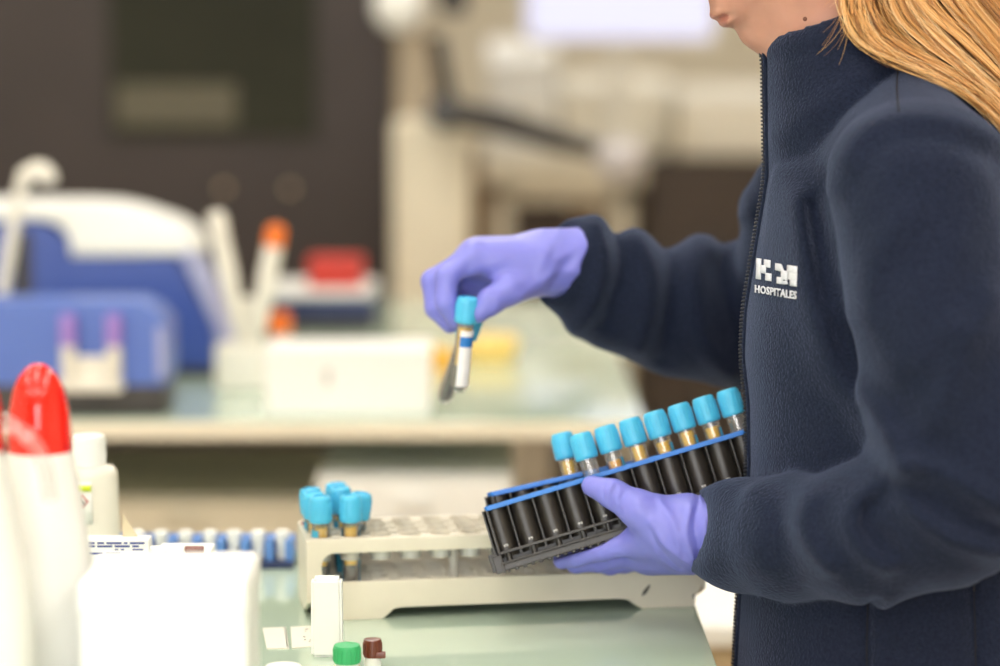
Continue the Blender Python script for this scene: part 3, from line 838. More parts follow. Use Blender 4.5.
# cream jointed rod with a round head at the left
Y = 2.95
s = thing('swing_arm_stand', 'cream jointed rod with a rounded head rising at the left', 'stand', (xat(-30, Y, 380), Y, BENCH))
q = [P(-34, 420, Y) , P(-22, 380, Y), P(0, 300, Y), P(10, 250, Y), P(17, 205, Y), P(22, 182, Y)]
q[0].z = BENCH + .01
MB().tube(smoothline(q, 4), .0078, 12).build('rod', m_offwhite, s, s.location)
q = [P(22, 188, Y), P(25, 177, Y), P(34, 172, Y), P(46, 174, Y), P(49, 184, Y)]
MB().tube(smoothline(q, 4), [.0085] * 4 + [.011] * 4 + [.013] * 4 + [.011] * 4 + [.007], 14).build('rounded_head', m_offwhite, s, s.location)
MB().lathe([(0, 0), (.035, 0), (.036, .003), (.030, .012), (.012, .016), (0, .016)], 28, Tr(q[0].x * 0 + P(-34, 420, Y).x, Y, BENCH)).build('base', m_offwhite, s, s.location)

# pipette stand with two pipettes
Y = 3.0
st = thing('pipette_stand', 'white stand holding two tilted pipettes', 'stand', (xat(243, Y, 380), Y, BENCH))
z1 = zb(346, Y)
MB().plate([rrect(-.036, -.03, .036, .05, .012)], z1, .004, Tr(0, .02, z1 / 2)).build('stand_base', m_offwhite, st)
MB().box((-.010, .03, z1), (.012, .045, zb(300, Y)), .004).build('stand_post', m_offwhite, st)
def pipette(label, p0, p1, tip=None):
    a_, b_ = P(*p0, Y), P(*p1, Y); t = thing('pipette', label, 'pipette', a_)
    d = b_ - a_; pts = [a_ + d * k for k in (0, .12, .4, .7, .78, 1.0)]
    MB().tube(pts, [.004, .007, .0110, .0125, .0118, .0115], 16).build('pipette_body', m_offwhite, t, a_)
    n = d.normalized()
    MB().tube([b_ - n * .004, b_ + n * .016, b_ + n * .021, b_ + n * .024], [.0122, .0122, .0105, .005], 16).build('plunger_cap', tip or m_offwhite, t, a_)
pipette('white capped pipette leaning left in the white stand', (243, 350), (219, 230))
pipette('orange capped pipette leaning right in the white stand', (254, 352), (274, 243), m_orange)
o = thing('orange_cap_vial', 'small vial with an orange cap between the pipette stand and the off white carton', 'vial', ((278 - 500) / FPX * 3.25, 3.25, BENCH))
zv = zb(333, 3.25)
MB().lathe([(0, 0), (.012, 0), (.0125, .002), (.0125, zv), (0, zv)], 20).build('vial_body', m_offwhite, o)
MB().lathe([(0, zv - .001), (.0155, zv - .001), (.016, zv + .002), (.0155, zv + .024), (.012, zv + .029), (0, zv + .030)], 20).build('orange_cap', m_orange, o)

# cream carton on the second bench
Y = 2.775; xa, xb = onb(264, 430, Y); zt = zb(338, Y + .10)
k = thing('cream_carton', 'off white carton with a small grey mark, in the middle of the rear bench', 'box', (xa, Y, BENCH))
MB().box((0, 0, 0), (xb - xa, .10, zt - .016), .004).build('carton_body', m_white, k)
MB().box((-.001, -.001, zt - .018), (xb - xa + .001, .101, zt), .005).build('carton_lid', m_white, k)
MB().box((.070, -.0012, zt * .45), (.079, .0, zt * .68), .0004).build('grey_mark', m_steel, k)

# white device with navy band, red box on top
Y = 3.65; xa, xb = onb(262, 374, Y); zt = zb(278, Y + .2)
d = thing('white_device', 'low white bench device with a dark navy band', 'lab device', (xa, Y, BENCH)); W = xb - xa
MB().box((0, 0, 0), (W, .2, zb(318, Y)), .005).build('dark_base', m_darkgrey, d)
MB().box((0, -.003, zb(318, Y)), (W, .2, zb(299, Y)), .003).build('navy_band', m_navy, d)
MB().box((.002, .0, zb(299, Y)), (W - .002, .2, zt), .010, 3).build('white_top', m_white, d)
xr, xs = onb(307, 361, Y); zt2 = zb(254, Y + .1) - zt
rb = thing('red_box', 'small red box sitting on the white device', 'box', (xr, Y + .02, BENCH + zt))
MB().box((0, 0, 0), (xs - xr, .07, zt2 * .72), .003).build('box_body', m_redbox, rb)
MB().box((-.001, -.001, zt2 * .70), (xs - xr + .001, .071, zt2), .005, 3).build('box_lid', m_redbox, rb)

# yellow tub with an amber lid lying beside it
Y = 3.30; x = (490 - 500) / FPX * Y
tb = thing('yellow_tub', 'pale yellow round tub right of the off white carton', 'tub', (x, Y, BENCH)); zt = zb(336, Y); rr = 29 / FPX * Y
MB().lathe([(0, 0), (rr * .82, 0), (rr * .86, .003), (rr * .97, zt - .012), (0, zt - .012)], 32).build('tub_body', m_yellow, tb)
MB().lathe([(0, zt - .013), (rr, zt - .013), (rr, zt - .002), (rr * .94, zt), (0, zt)], 32).build('tub_lid', m_yellow, tb)
x = (441 - 500) / FPX * 3.22; am = thing('amber_bottle', 'small amber bottle between the off white carton and the yellow tub', 'bottle', (x, 3.22, BENCH)); zt = zb(346, 3.22)
MB().lathe([(0, 0), (.017, 0), (.018, .002), (.018, zt * .62), (.014, zt * .72), (.010, zt * .76), (0, zt * .76)], 24).build('bottle_body', m_amber, am)
MB().lathe([(0, zt * .75), (.012, zt * .75), (.012, zt), (0, zt)], 20).build('bottle_cap', m_yellow, am)

# white drawer unit and low cream cupboard under the second bench
def drawer_unit(name, label, px0, px1, zt, Y, m, n, cat, d=.38):
    xa, xb = onb(px0, px1, Y); r = thing(name, label, cat, (xa, Y, 0)); W = xb - xa
    MB().box((0, .018, .06), (W, d, zt), .004).build('carcass', m, r)
    MB().box((.01, .03, .0), (W - .01, d - .02, .062), .002).build('plinth', m_darkgrey, r)
    for k in range(n):
        za, zb_ = .065 + (zt - .067) * k / n, .065 + (zt - .067) * (k + 1) / n
        dr = MB().box((.002, 0, za + .002), (W - .002, .0175, zb_ - .002), .003).build('drawer_front', m, r)
        MB().box((W * .42, -.012, zb_ - .03), (W * .58, .002, zb_ - .022), .003).build('handle', m, dr)
    return r
drawer_unit('drawer_pedestal', 'white drawer pedestal under the rear bench', 313, 513, .852, 2.748, m_white, 4, 'drawers')
drawer_unit('base_cupboard', 'low cream cupboard left of the white drawer pedestal', 60, 306, .805, 2.86, m_cream, 2, 'cupboard')
drawer_unit('base_cupboard', 'low cream cupboard at the far left beneath the blue block unit', -220, 52, .805, 2.86, m_cream, 2, 'cupboard')

# ---------------------------------------------------------------- back of the room
# tall dark cabinet
Y = 5.0; xa, xb = onb(-330, 396, Y)
cb = thing('dark_cabinet', 'tall black cabinet with glass window filling the upper left', 'cabinet', (xa, Y, 0)); W = xb - xa
MB().box((0, .03, .08), (W, .75, 2.2), .01).build('cabinet_body', m_darkcab, cb)
MB().box((.03, .06, 0), (W - .03, .72, .085), .004).build('plinth', m_black, cb)
xd = W * .56
X = lambda px: xat(px, Y, 200) - xa
for (u0, u1) in ((0, X(-96)), (X(-94), X(394))):
    dr = MB().box((u0 + .004, 0, .1), (u1 - .002, .028, 2.18), .006).build('door', m_darkcab, cb)
    if u0 > .1:
        MB().box((X(112), -.006, P(0, 138, Y).z), (X(318), .002, 1.95), .004).build('window_pane', m_darkglass, dr)
        MB().box((X(118), -.010, P(0, 126, Y).z), (X(238), -.005, P(0, 84, Y).z), .003).build('olive_strip', mat('olive_panel', lin(84, 78, 58), .5), dr)  # plain olive strip across the cabinet window
        for px in (225, 291):
            MB().lathe([(0, 0), (.005, 0), (.005, .012), (.008, .016), (.0085, .022), (.006, .026), (0, .027)], 20, Tr(X(px), 0, P(0, 188, Y).z) @ Rx(PI / 2)).build('knob', m_tan, dr)

# cream automation tower with a round lamp head
Y = 4.72; xa, xb = onb(392, 470, Y)
tw = thing('instrument_tower', 'tall cream instrument tower with a black jointed arm, beside the dark cabinet', 'lab device', ((xa + xb) / 2, Y, 0))
MB().box((xa - (xa + xb) / 2, 0, .05), (xb - (xa + xb) / 2, .25, P(0, 118, Y).z), .02, 3).box((-.11, -.03, 0), (.11, .28, .06), .01).build('tower_body', m_cream, tw)
MB().tube([(-.03, .10, P(0, 122, Y).z), (-.035, .10, P(0, 60, Y).z), (-.045, .10, P(0, 20, Y).z)], [.045, .038, .034], 16).build('tower_neck', mat('grey_beige_metal', lin(176, 160, 138), .45), tw)
MB().lathe([(0, -.05), (.03, -.047), (.052, -.02), (.055, .0), (.05, .025), (.03, .045), (0, .05)], 24, Tr(-.062, .06, P(0, 6, Y).z)).build('lamp_head', m_white, tw)
MB().box((.015, .02, P(0, 14, Y).z), (.075, .08, P(0, -60, Y).z), .01).build('dark_motor_block', m_darkgrey, tw)
# black jointed arm on the tower's front
Y = 4.6
ar = tw; B = tw.location.copy()
pts = [P(448, 112, Y), P(500, 122, Y), P(552, 138, Y), P(596, 150, Y)]
arm_ = MB().tube(pts, [.026, .030, .024, .018], 14).build('jointed_arm', m_darkgrey, tw, B)
b_ = MB(); b_.cyl(P(446, 112, Y - .04), P(446, 112, Y + .18), .036, 20, .006); b_.cyl(P(450, 112, Y), P(436, 36, Y), .018); b_.build('shoulder_joint', m_black, arm_, B)
MB().lathe([(0, -.04), (.03, -.035), (.048, -.01), (.048, .015), (.03, .036), (0, .04)], 20, Tr(P(620, 160, Y))).build('end_head', mat('pale_grey_plastic', lin(196, 190, 192), .4), arm_, B)

# far benches with cream instruments, a monitor and brown cupboards behind
FY = 6.3
zf = lambda py, Y: P(500, py, Y).z
fb_ = lab_bench('high cream bench at the back holding the bright monitor', span(482, 0, FY)[0], span(0, 642, FY)[1], FY, 7.3, top=zf(158, FY), t=.07, mtop=m_cream)
def far_box(name, label, px0, px1, py0, py1, Y, d, m, lidm=None, screen=False, base=None, bands=0, cat='lab device'):
    xa, xb = span(px0, px1, Y); zt, zq = zf(py0, Y), base if base is not None else zf(py1, Y)
    r = thing(name, label, cat, (xa, Y, zq)); W = xb - xa; H = zt - zq
    MB().box((0, 0, 0), (W, d, H * .62), .012, 3).build('housing', m, r)
    MB().plate([[(0, H * .6), (d, H * .6), (d, H), (d * .25, H), (.0, H * .8)]], W, .008, Tr(W / 2, 0, 0) @ Rz(PI / 2) @ Rx(PI / 2)).build('sloped_lid', lidm or m, r)
    for k in range(bands):
        MB().box((W * (k + .15) / bands, -.006, H * .2), (W * (k + .85) / bands, .002, H * .42), .004).build('front_panel', m_offwhite, r)
    return r
ft = zf(158, FY)
far_box('benchtop_analyser', 'bright cream benchtop analyser left of the monitor', 488, 556, 38, 0, FY + .22, .45, m_white, base=ft, bands=1)
far_box('benchtop_analyser', 'wide cream analyser below the bright monitor', 560, 668, 72, 0, FY + .22, .5, m_cream, m_offwhite, base=ft, bands=2)
far_box('benchtop_analyser', 'cream analyser on the dark cabinet, nearest the jacket collar', 674, 790, 84, 0, FY + .05, .5, m_cream, m_offwhite, base=ft, bands=1)
# monitor at Y 6.95
Y = 6.42; xa, xb = span(527, 708, Y); zlo = P(600, 38, Y).z
mn = thing('monitor', 'bright lavender white computer monitor at the top of the picture', 'monitor', ((xa + xb) / 2, Y, ft))
W = xb - xa
MB().box((-W / 2 - .012, .004, zlo - ft - .016), (W / 2 + .012, .04, zlo - ft + .33), .006).build('monitor_casing', m_offwhite, mn)
MB().box((-W / 2, -.001, zlo - ft), (W / 2, .006, zlo - ft + .318)).build('screen', m_screen, mn)
MB().box((-.03, .03, .01), (.03, .05, zlo - ft + .1), .004).box((-.11, -.05, 0), (.11, .08, .012), .004).build('monitor_stand', m_offwhite, mn)
xa, xb = span(647, 830, FY); dk = thing('floor_cabinet', 'dark brown floor cabinet below the analyser nearest the collar', 'cabinet', (xa, FY, 0)); W = xb - xa
MB().box((0, .02, .06), (W, .8, ft), .006).build('carcass', m_darkbrown, dk)
MB().box((.02, .05, 0), (W - .02, .78, .062), .003).build('plinth', m_black, dk)
for q in range(2):
    dr = MB().box((W * q / 2 + .003, 0, .07), (W * (q + 1) / 2 - .003, .019, ft - .01), .003).build('door', m_darkbrown, dk)
    MB().box((W * (q + .5) / 2 + .05 - .12 * q, -.02, .75), (W * (q + .5) / 2 + .065 - .12 * q, .002, .9), .003).build('handle', m_darkgrey, dr)
# brown cupboards along the far wall
for k, (px0, px1, lab) in enumerate(((505, 640, 'dark brown base cupboard against the far wall under the arm'), (642, 780, 'dark brown base cupboard behind the worker, beside the first one'),
                                (370, 503, 'dark brown base cupboard hidden mostly behind the cream tower'))):
    Y = 8.6; xa, xb = span(px0, px1, Y); r = thing('base_cupboard', lab, 'cupboard', (xa, Y, 0)); W = xb - xa
    MB().box((0, .02, .08), (W, .7, 1.02), .004).build('carcass', m_darkbrown, r)
    MB().box((.0, .05, 0), (W, .68, .082), .002).build('plinth', m_darkgrey, r)
    for q in range(2):
        dr = MB().box((W * q / 2 + .003, 0, .085), (W * (q + 1) / 2 - .003, .019, .99), .003).build('door', m_brown if q else m_darkbrown, r)
        MB().box((W * (q + .5) / 2 + (.12 if q == 0 else -.14), -.02, .8), (W * (q + .5) / 2 + (.14 if q == 0 else -.12), .002, .95), .004).build('handle', m_steel, dr)
    MB().box((-.003, -.015, 1.02), (W + .003, .72, 1.05), .003).build('worktop', m_cream, r)
# white trolley between the benches, right of the near bench
Y0, Y1, zt = 2.32, 2.66, .775
x0, x1 = .10, .66
tr = thing('trolley', 'white topped trolley past the bench corner, behind the jacket cuff', 'trolley', (x0, Y0, 0))
B = (x0, Y0, 0)
MB().plate([rrect(x0, Y0, x1, Y1, .012, 4)], .022, .004, Tr(0, 0, zt - .011)).build('trolley_top', m_white, tr, B)
for lx_ in (x0 + .04, x1 - .04):
    for ly_ in (Y0 + .04, Y1 - .04):
        lg = MB().cyl((lx_, ly_, .05), (lx_, ly_, zt - .02), .014).build('leg', m_steel, tr, B)
        MB().cyl((lx_ - .012, ly_, .025), (lx_ + .012, ly_, .025), .025, 20, .004).build('caster', m_rubber, lg, B)
MB().plate([rrect(x0 + .02, Y0 + .02, x1 - .02, Y1 - .02, .03, 6)], .018, .003, Tr(0, 0, .25)).build('lower_shelf', m_tan, tr, B)
MB().box((x0 + .01, Y0 + .012, zt - .16), (x1 - .01, Y0 + .024, zt - .024), .003).build('front_apron', m_tan, tr, B)
# ---------------------------------------------------------------- the worker
CY = 1.70                                  # depth of her middle plane
base = Vector((.30, CY, 0))
person = thing('person', 'person in a navy zipped fleece and violet gloves sorting tubes at the bench', 'person', base)
V3 = lambda v: np.array(v)

# joints
shN, shF = P(913, 190, 1.565), P(872, 188, 1.835)
elN, elF = P(990, 474, 1.530), P(778, 328, 1.940)
wrN, wrF = P(706, 533, 1.680), P(566, 262, 1.850)

# ---- head frame: bowed forward, facing -X
PHI = math.radians(40)
HO = P(718, 19, CY)                        # the line between the lips
bx = Vector((math.cos(PHI), 0, math.sin(PHI))); ux = Vector((-math.sin(PHI), 0, math.cos(PHI))); sx = Vector((0, 1, 0))
HR = Matrix((bx, sx, ux)).transposed()     # columns: back, side, up
def Hd(b, u, s=0): return HO + bx * (b / 1000) + ux * (u / 1000) + sx * (s / 1000)

def body_sdf(g):
    R4 = HR.to_4x4()
    def ell(b, u, s, rb, ru, rs): return ellipsoid(g, Hd(b, u, s), (rb / 1000, rs / 1000, ru / 1000), R4)
    f = ell(94, 86, 0, 90, 78, 70)                                    # cranium
    f = smin(f, ell(54, 46, 0, 46, 58, 51), .03)                      # face
    for s in (-1, 1):
        f = smin(f, capsule(g, Hd(32, -19, 8 * s), Hd(80, -8, 43 * s), .0110, .0150), .016)     # jaw line
        f = smin(f, ell(46, 26, 29 * s, 25, 28, 22), .02)             # cheek
    f = smin(f, capsule(g, Hd(40, -11, 0), Hd(86, 4, 0), .015, .040), .016)                   # floor of the mouth
    f = smin(f, ell(17, -22, 0, 12.2, 10.2, 13.5), .008)          # chin
    f = smin(f, ell(16, 4, 0, 15.5, 19, 25), .008)                  # muzzle
    f = smin(f, ell(2.0, 4.0, 0, 5.6, 3.8, 18), .0045)                # upper lip
    f = smin(f, ell(4.0, -4.8, 0, 5.6, 3.8, 17), .0050)               # lower lip
    f = smin(f, chain(g, [Hd(9, 70), Hd(-1, 50), Hd(-7.0, 35)], [.0070, .0075, .0078], .004), .010)   # nose
    for s in (-1, 1):
        f = smin(f, ell(4, 30, 9 * s, 7.5, 5.8, 6), .005)
        f = smax(f, -capsule(g, Hd(-1, 26, 4.5 * s), Hd(1, 31, 4.5 * s), .0025, .002), .002)   # nostrils
        f = smax(f, -ell(14, 58, 30 * s, 16, 12, 15), .012)           # eye sockets
        f = smin(f, ell(22, 57, 30 * s, 12, 11.5, 13), .004)          # lids
        f = smin(f, ell(93, 44, 68 * s, 17, 30, 9), .006)             # ears
        f = smax(f, -chain(g, [Hd(-3.5, -.4, 0), Hd(.5, -.6, 10 * s), Hd(6.0, -2.6, 18 * s), Hd(11, -4.5, 24 * s)], [.0013, .0020, .0019, .0008]), .0006)   # line of the mouth
    # neck, trunk under the clothes, arms, legs: one skin
    nb = P(862, 130, CY)
    f = smin(f, capsule(g, Hd(90, 30, 0), nb, .047, .050), .026)
    ch = Vector((.318, CY, 1.12)); pv = Vector((.315, CY, .84))
    tr = smin(ellipsoid(g, ch, (.082, .108, .19)), ellipsoid(g, pv, (.10, .14, .15)), .08)
    tr = smin(tr, capsule(g, shN + Vector((0, .03, .0)), shF - Vector((0, .03, .0)), .045, .045), .06)
    f = smin(f, tr, .05)
    for sh, el, wr, tip in ((shN, elN, wrN, P(684, 538, 1.680)), (shF, elF, wrF, P(540, 262, 1.848))):
        f = smin(f, chain(g, [sh, el], [.042, .036], 0), .02)
        f = smin(f, chain(g, [el, wr, tip], [.036, .0200, .0140], .01), .015)
    for s in (-1, 1):
        hip = Vector((.32, CY + .085 * s, .80)); kn = Vector((.30, CY + .09 * s, .44)); an = Vector((.33, CY + .095 * s, .07))
        f = smin(f, chain(g, [hip, kn, an, Vector((.22, CY + .10 * s, .04))], [.075, .052, .034, .022], .01), .03)
    for M, Lc in ((M1, .225), (M2, .15)):                               # belly held clear of the racks
        I = M.inverted()
        q = [I[r][0] * g.X + I[r][1] * g.Y + I[r][2] * g.Z + I[r][3] for r in range(3)]
        bq = np.maximum(np.maximum(np.abs(q[0] - Lc / 2) - Lc / 2 - .012, np.abs(q[1] - CD / 2) - CD / 2 - .008), np.abs(q[2] - .044) - .056)
        f = np.where(g.X > .16, smax(f, -bq, .004), f)
    return f

zs = np.concatenate([np.arange(0.01, 1.30, .010), np.arange(1.302, 1.42, .0018), np.arange(1.422, 1.62, .0040)])
gb = Grid(np.concatenate([ax(-.03, .08, .010), ax(.092, .35, .0021), ax(.356, .50, .006)]), np.concatenate([ax(1.46, 1.60, .009), ax(1.605, 1.795, .0022), ax(1.802, 2.02, .009)]), zs)
fbody = body_sdf(gb)
me = sdf_mesh('body', gb, fbody, m_skin, base, relax=1, keep_largest=True)
me.materials.append(m_lips)
lipc = [Hd(2.5, -13.5), Hd(4, -23.5)]
for p in me.polygons:
    q = Vector(p.center) + base
    r = q - HO; b, u, s = r.dot(bx) * 1000, r.dot(ux) * 1000, r.dot(sx) * 1000
    if -8.5 < u < 6.6 and b < 5.5 and abs(s) < 18 * math.sqrt(max(0, 1 - ((u + 1) / 8.2) ** 2)): p.material_index = 1
body = link('body', me, person)
_e = Vector((0, 0, CAMZ)); _d = (P(805, 19, 1.6) - _e).normalized()
_h = bvh_of(me, base).ray_cast(_e, _d)
if _h[0] is not None:
    MB().lathe([(0, -.0006), (.0012, -.0004), (.0016, 0), (.0011, .0004), (0, .0005)], 14, Tr(_h[0] - base) @ _h[1].to_track_quat('Z', 'Y').to_matrix().to_4x4()).build('mole', m_mole, body)
for s in (-1, 1):
    c_ = Hd(22.4, 57, 30 * s) - base
    e = MB().lathe([(0, -.0118), (.006, -.0102), (.0105, -.0055), (.0118, 0), (.0105, .0055), (.006, .0102), (0, .0118)], 20, Tr(c_)).build('eye', m_eye, body)
    MB().lathe([(0, .0), (.0055, 0), (.0050, .0012), (0, .0016)], 16, Tr(c_ + bx * -.0112 + ux * -.003) @ (bx * -1).to_track_quat('Z', 'Y').to_matrix().to_4x4()).build('iris', m_iris, e)

# ---- fleece jacket
def torso_sdf(g):
    rows = [(125, 775, .066, .070), (160, 769, .088, .100), (200, 763, .104, .128), (260, 753, .116, .136), (310, 745, .121, .137), (355, 743, .124, .136), (400, 748, .123, .134),
            (460, 749, .121, .133), (520, 746, .123, .135), (600, 739, .130, .146), (666, 735.5, .136, .156), (760, 731, .142, .172), (860, 731, .142, .175)]
    zz_, fx, aa, bb = [], [], [], []
    for py, px, a, b in rows:
        p = P(px, py, CY); zz_.append(p.z); fx.append(p.x); aa.append(a); bb.append(b)
    o = np.argsort(zz_); zz_ = np.array(zz_)[o]
    it = lambda v: np.interp(g.zs, zz_, np.array(v)[o]).astype(np.float32)[None, None, :]
    F_, A, B = it(fx), it(aa), it(bb)
    x = g.X - (F_ + A); y = g.Y - CY
    n = 2.35
    k0 = (np.abs(x / A) ** n + np.abs(y / B) ** n) ** (1 / n) + 1e-6
    d = (k0 - 1) * np.minimum(A, B)
    zt, zb_ = float(zz_[-1]), float(P(0, 818, CY).z)
    return smax(smax(d, g.Z - zt, .04), zb_ - g.Z, .012)

def jacket_sdf(g):
    f = torso_sdf(g)
    cb, ct = P(851, 128, CY), P(829, 27, CY)
    # shoulders
    nk = P(884, 122, CY)
    for sh, s in ((shN, -1), (shF, 1)):
        f = smin(f, capsule(g, nk + Vector((.0, .050 * s, 0)), sh + Vector((.008, -.012 * s, .006)), .042, .056), .040)
    f = smin(f, capsule(g, P(902, 122, CY), P(1015, 176, CY), .058, .075), .03)
    # near sleeve
    upN = chain(g, [shN, P(938, 325, 1.545), P(990, 452, 1.530)], [.0575, .0565, .0550], .01)
    f = smin(f, upN, .004)
    foN = chain(g, [P(996, 474, 1.530), P(945, 510, 1.535), P(870, 534, 1.558), P(790, 538, 1.610), P(742, 535, 1.650), P(713, 532, 1.675)], [.053, .0475, .0435, .0395, .0365, .0320], .02)
    f = smin(f, foN, .003)
    # far sleeve
    upF = chain(g, [shF, P(824, 208, 1.850), P(806, 264, 1.890), elF], [.056, .058, .057, .055], .01)
    f = smin(f, upF, .006)
    foF = chain(g, [elF, P(735, 313, 1.930), P(680, 312, 1.908), P(620, 292, 1.882), P(578, 268, 1.862), P(552, 257, 1.848)], [.055, .0570, .0490, .0435, .0345, .031], .02)
    f = smin(f, foF, .010)
    # folds of the near sleeve
    for ln, Yf, am, w in (
        ([(1015, 142), (960, 122), (905, 117), (864, 131), (848, 158)], 1.53, .0022, .0095),
        ([(1000, 160), (950, 140), (905, 136), (878, 152), (858, 190)], 1.52, -.0020, .010),
        ([(866, 476), (846, 496), (842, 517), (856, 540), (874, 550)], 1.55, .0050, .0085),
        ([(880, 480), (862, 500), (862, 520), (880, 540)], 1.54, -.0030, .007),
        ([(896, 468), (910, 504), (958, 536), (1008, 550)], 1.50, .0052, .0090),
        ([(884, 438), (896, 458), (930, 464), (1008, 506)], 1.50, .0055, .0090),
        ([(905, 486), (935, 508), (1000, 528)], 1.50, -.0035, .007),
        ([(802, 490), (794, 513), (802, 534), (818, 552)], 1.57, .0040, .0080),
        ([(752, 490), (758, 515), (750, 540), (757, 560)], 1.60, .0022, .010),
        ([(950, 330), (905, 372), (878, 412)], 1.49, .0045, .012),
        ([(990, 300), (930, 420), (905, 445)], 1.49, .0035, .012),
        ([(905, 215), (872, 262), (862, 320)], 1.51, .0030, .011),
        ([(930, 345), (895, 392)], 1.49, -.0025, .010),
        ([(960, 250), (925, 300)], 1.49, .0022, .014)):
        f = fold(g, f, ln, Yf, am * 1.7, w * .95, None, 1.62)
    # front panel folds
    for ln, Yf, am, w in (([(800, 205), (806, 262), (822, 330), (862, 410), (890, 450)], 1.56, .0050, .012),
                          ([(785, 175), (790, 230), (800, 300), (818, 370)], 1.60, .0028, .012),
                          ([(817, 210), (832, 300), (856, 380)], 1.56, -.0045, .010),
                          ([(868, 590), (868, 700)], 1.535, -.0035, .0035), ([(973, 570), (975, 700)], 1.53, -.0030, .0035),
                          ([(880, 590), (878, 700)], 1.535, .0020, .0075)):
        f = fold(g, f, ln, Yf + .03, am * 1.5, w, None, 1.68)
    # far sleeve folds
    for ln, am, w in (([(596, 222), (604, 258), (590, 305), (575, 330)], .0055, .0085), ([(614, 236), (622, 268), (610, 320)], -.0035, .008), ([(640, 238), (652, 278), (640, 350)], .0050, .0100),
                      ([(668, 246), (672, 290), (665, 360)], -.003, .009), ([(704, 244), (696, 290), (705, 345), (735, 380)], .0055, .0110), ([(735, 236), (728, 280), (745, 340)], -.005, .010),
                      ([(745, 200), (735, 232), (720, 252)], .004, .010)):
        f = fold(g, f, ln, 1.85, am * 1.5, w, 1.76)
    # open cuffs
    for wr, inn, r0 in ((P(699, 533, 1.682), P(745, 537, 1.652), .0290), (P(545, 258, 1.845), P(590, 270, 1.865), .0300)):
        f = smax(f, -capsule(g, wr - (inn - wr), inn, r0, r0 * .92), .003)
    nF = Vector((-.84, -.40, .36)).normalized(); cF = P(570, 262, 1.835)
    cut = (g.X - cF.x) * nF.x + (g.Y - cF.y) * nF.y + (g.Z - cF.z) * nF.z
    f = np.where(g.X < P(620, 262, 1.85).x, smax(f, cut, .004), f)
    nN = Vector((-.94, -.20, .22)).normalized(); cN = P(697, 538, 1.650)
    cut = (g.X - cN.x) * nN.x + (g.Y - cN.y) * nN.y + (g.Z - cN.z) * nN.z
    f = np.where((g.X < P(733, 533, 1.66).x) & (g.Z < P(0, 440, 1.66).z) & (g.Y < 1.72), smax(f, cut, .008), f)
    # stand-up collar: thick cone shell with a slanted rim
    d = ct - cb; d.normalize()
    def cone(ra, rb, yk=1.34):
        t = np.clip(((g.X - cb.x) * d.x + (g.Z - cb.z) * d.z) / (ct - cb).length, -.6, 1.5)
        qx = g.X - cb.x - t * (ct.x - cb.x); qz = g.Z - cb.z - t * (ct.z - cb.z)
        rr = np.sqrt(qx ** 2 + ((g.Y - CY) / yk) ** 2 + qz ** 2)
        return (rr - (ra + (rb - ra) * t)), t
    co, t = cone(.0625, .0475); ci, _ = cone(.0545, .0415)
    co = co - (.0018 * np.exp(-((t - .93) / .05) ** 2) - .0012 * np.exp(-((t - .82) / .03) ** 2)).astype(np.float32)
    a, b = P(762, 38, CY), P(882, -2, CY); nr = Vector((-(b.z - a.z), 0, b.x - a.x)).normalized()
    rimp = (g.X - a.x) * nr.x + (g.Z - a.z) * nr.z
    a2, b2 = P(779, 148, 1.66), P(884, 66, 1.66); n2 = Vector((b2.z - a2.z, 0, -(b2.x - a2.x))).normalized()
    lowp = np.minimum((g.X - a2.x) * n2.x + (g.Z - a2.z) * n2.z, P(0, 175, CY).z - g.Z + .0)
    shell = smax(smax(co, rimp, .005), lowp, .006)
    shell = fold(g, shell, [(780, 138), (800, 118), (838, 92), (878, 58)], 1.65, .0040, .010, None, 1.69)
    f = fold(g, f, [(784, 152), (806, 131), (844, 103), (884, 74)], 1.63, -.0045, .006, None, 1.70)
    f = smin(f, shell, .0015)
    f = smax(f, -np.maximum(ci, -(g.Z - P(0, 150, CY).z)), .003)
    # the held racks press into the front of the fleece
    for M, Lc in ((M1, .225), (M2, .15)):
        I = M.inverted()
        lx_ = I[0][0] * g.X + I[0][1] * g.Y + I[0][2] * g.Z + I[0][3]
        ly_ = I[1][0] * g.X + I[1][1] * g.Y + I[1][2] * g.Z + I[1][3]
        lz_ = I[2][0] * g.X + I[2][1] * g.Y + I[2][2] * g.Z + I[2][3]
        bx_ = np.maximum(np.maximum(np.abs(lx_ - Lc / 2) - Lc / 2 - .002, np.abs(ly_ - CD / 2) - CD / 2 - .0015), np.abs(lz_ - .0440) - .0480)
        f = smax(f, -bx_, .002)
    return f
gj = Grid(ax(.005, .485, .0034), ax(1.435, 2.015, .0036), ax(.775, 1.40, .0034))
fj = jacket_sdf(gj)
me = sdf_mesh('jacket', gj, fj, m_fleece, base, relax=1, keep_largest=True)
jacket = link('jacket', me, person)
JB = bvh_of(me, base)
print('JACKET verts', len(me.vertices))

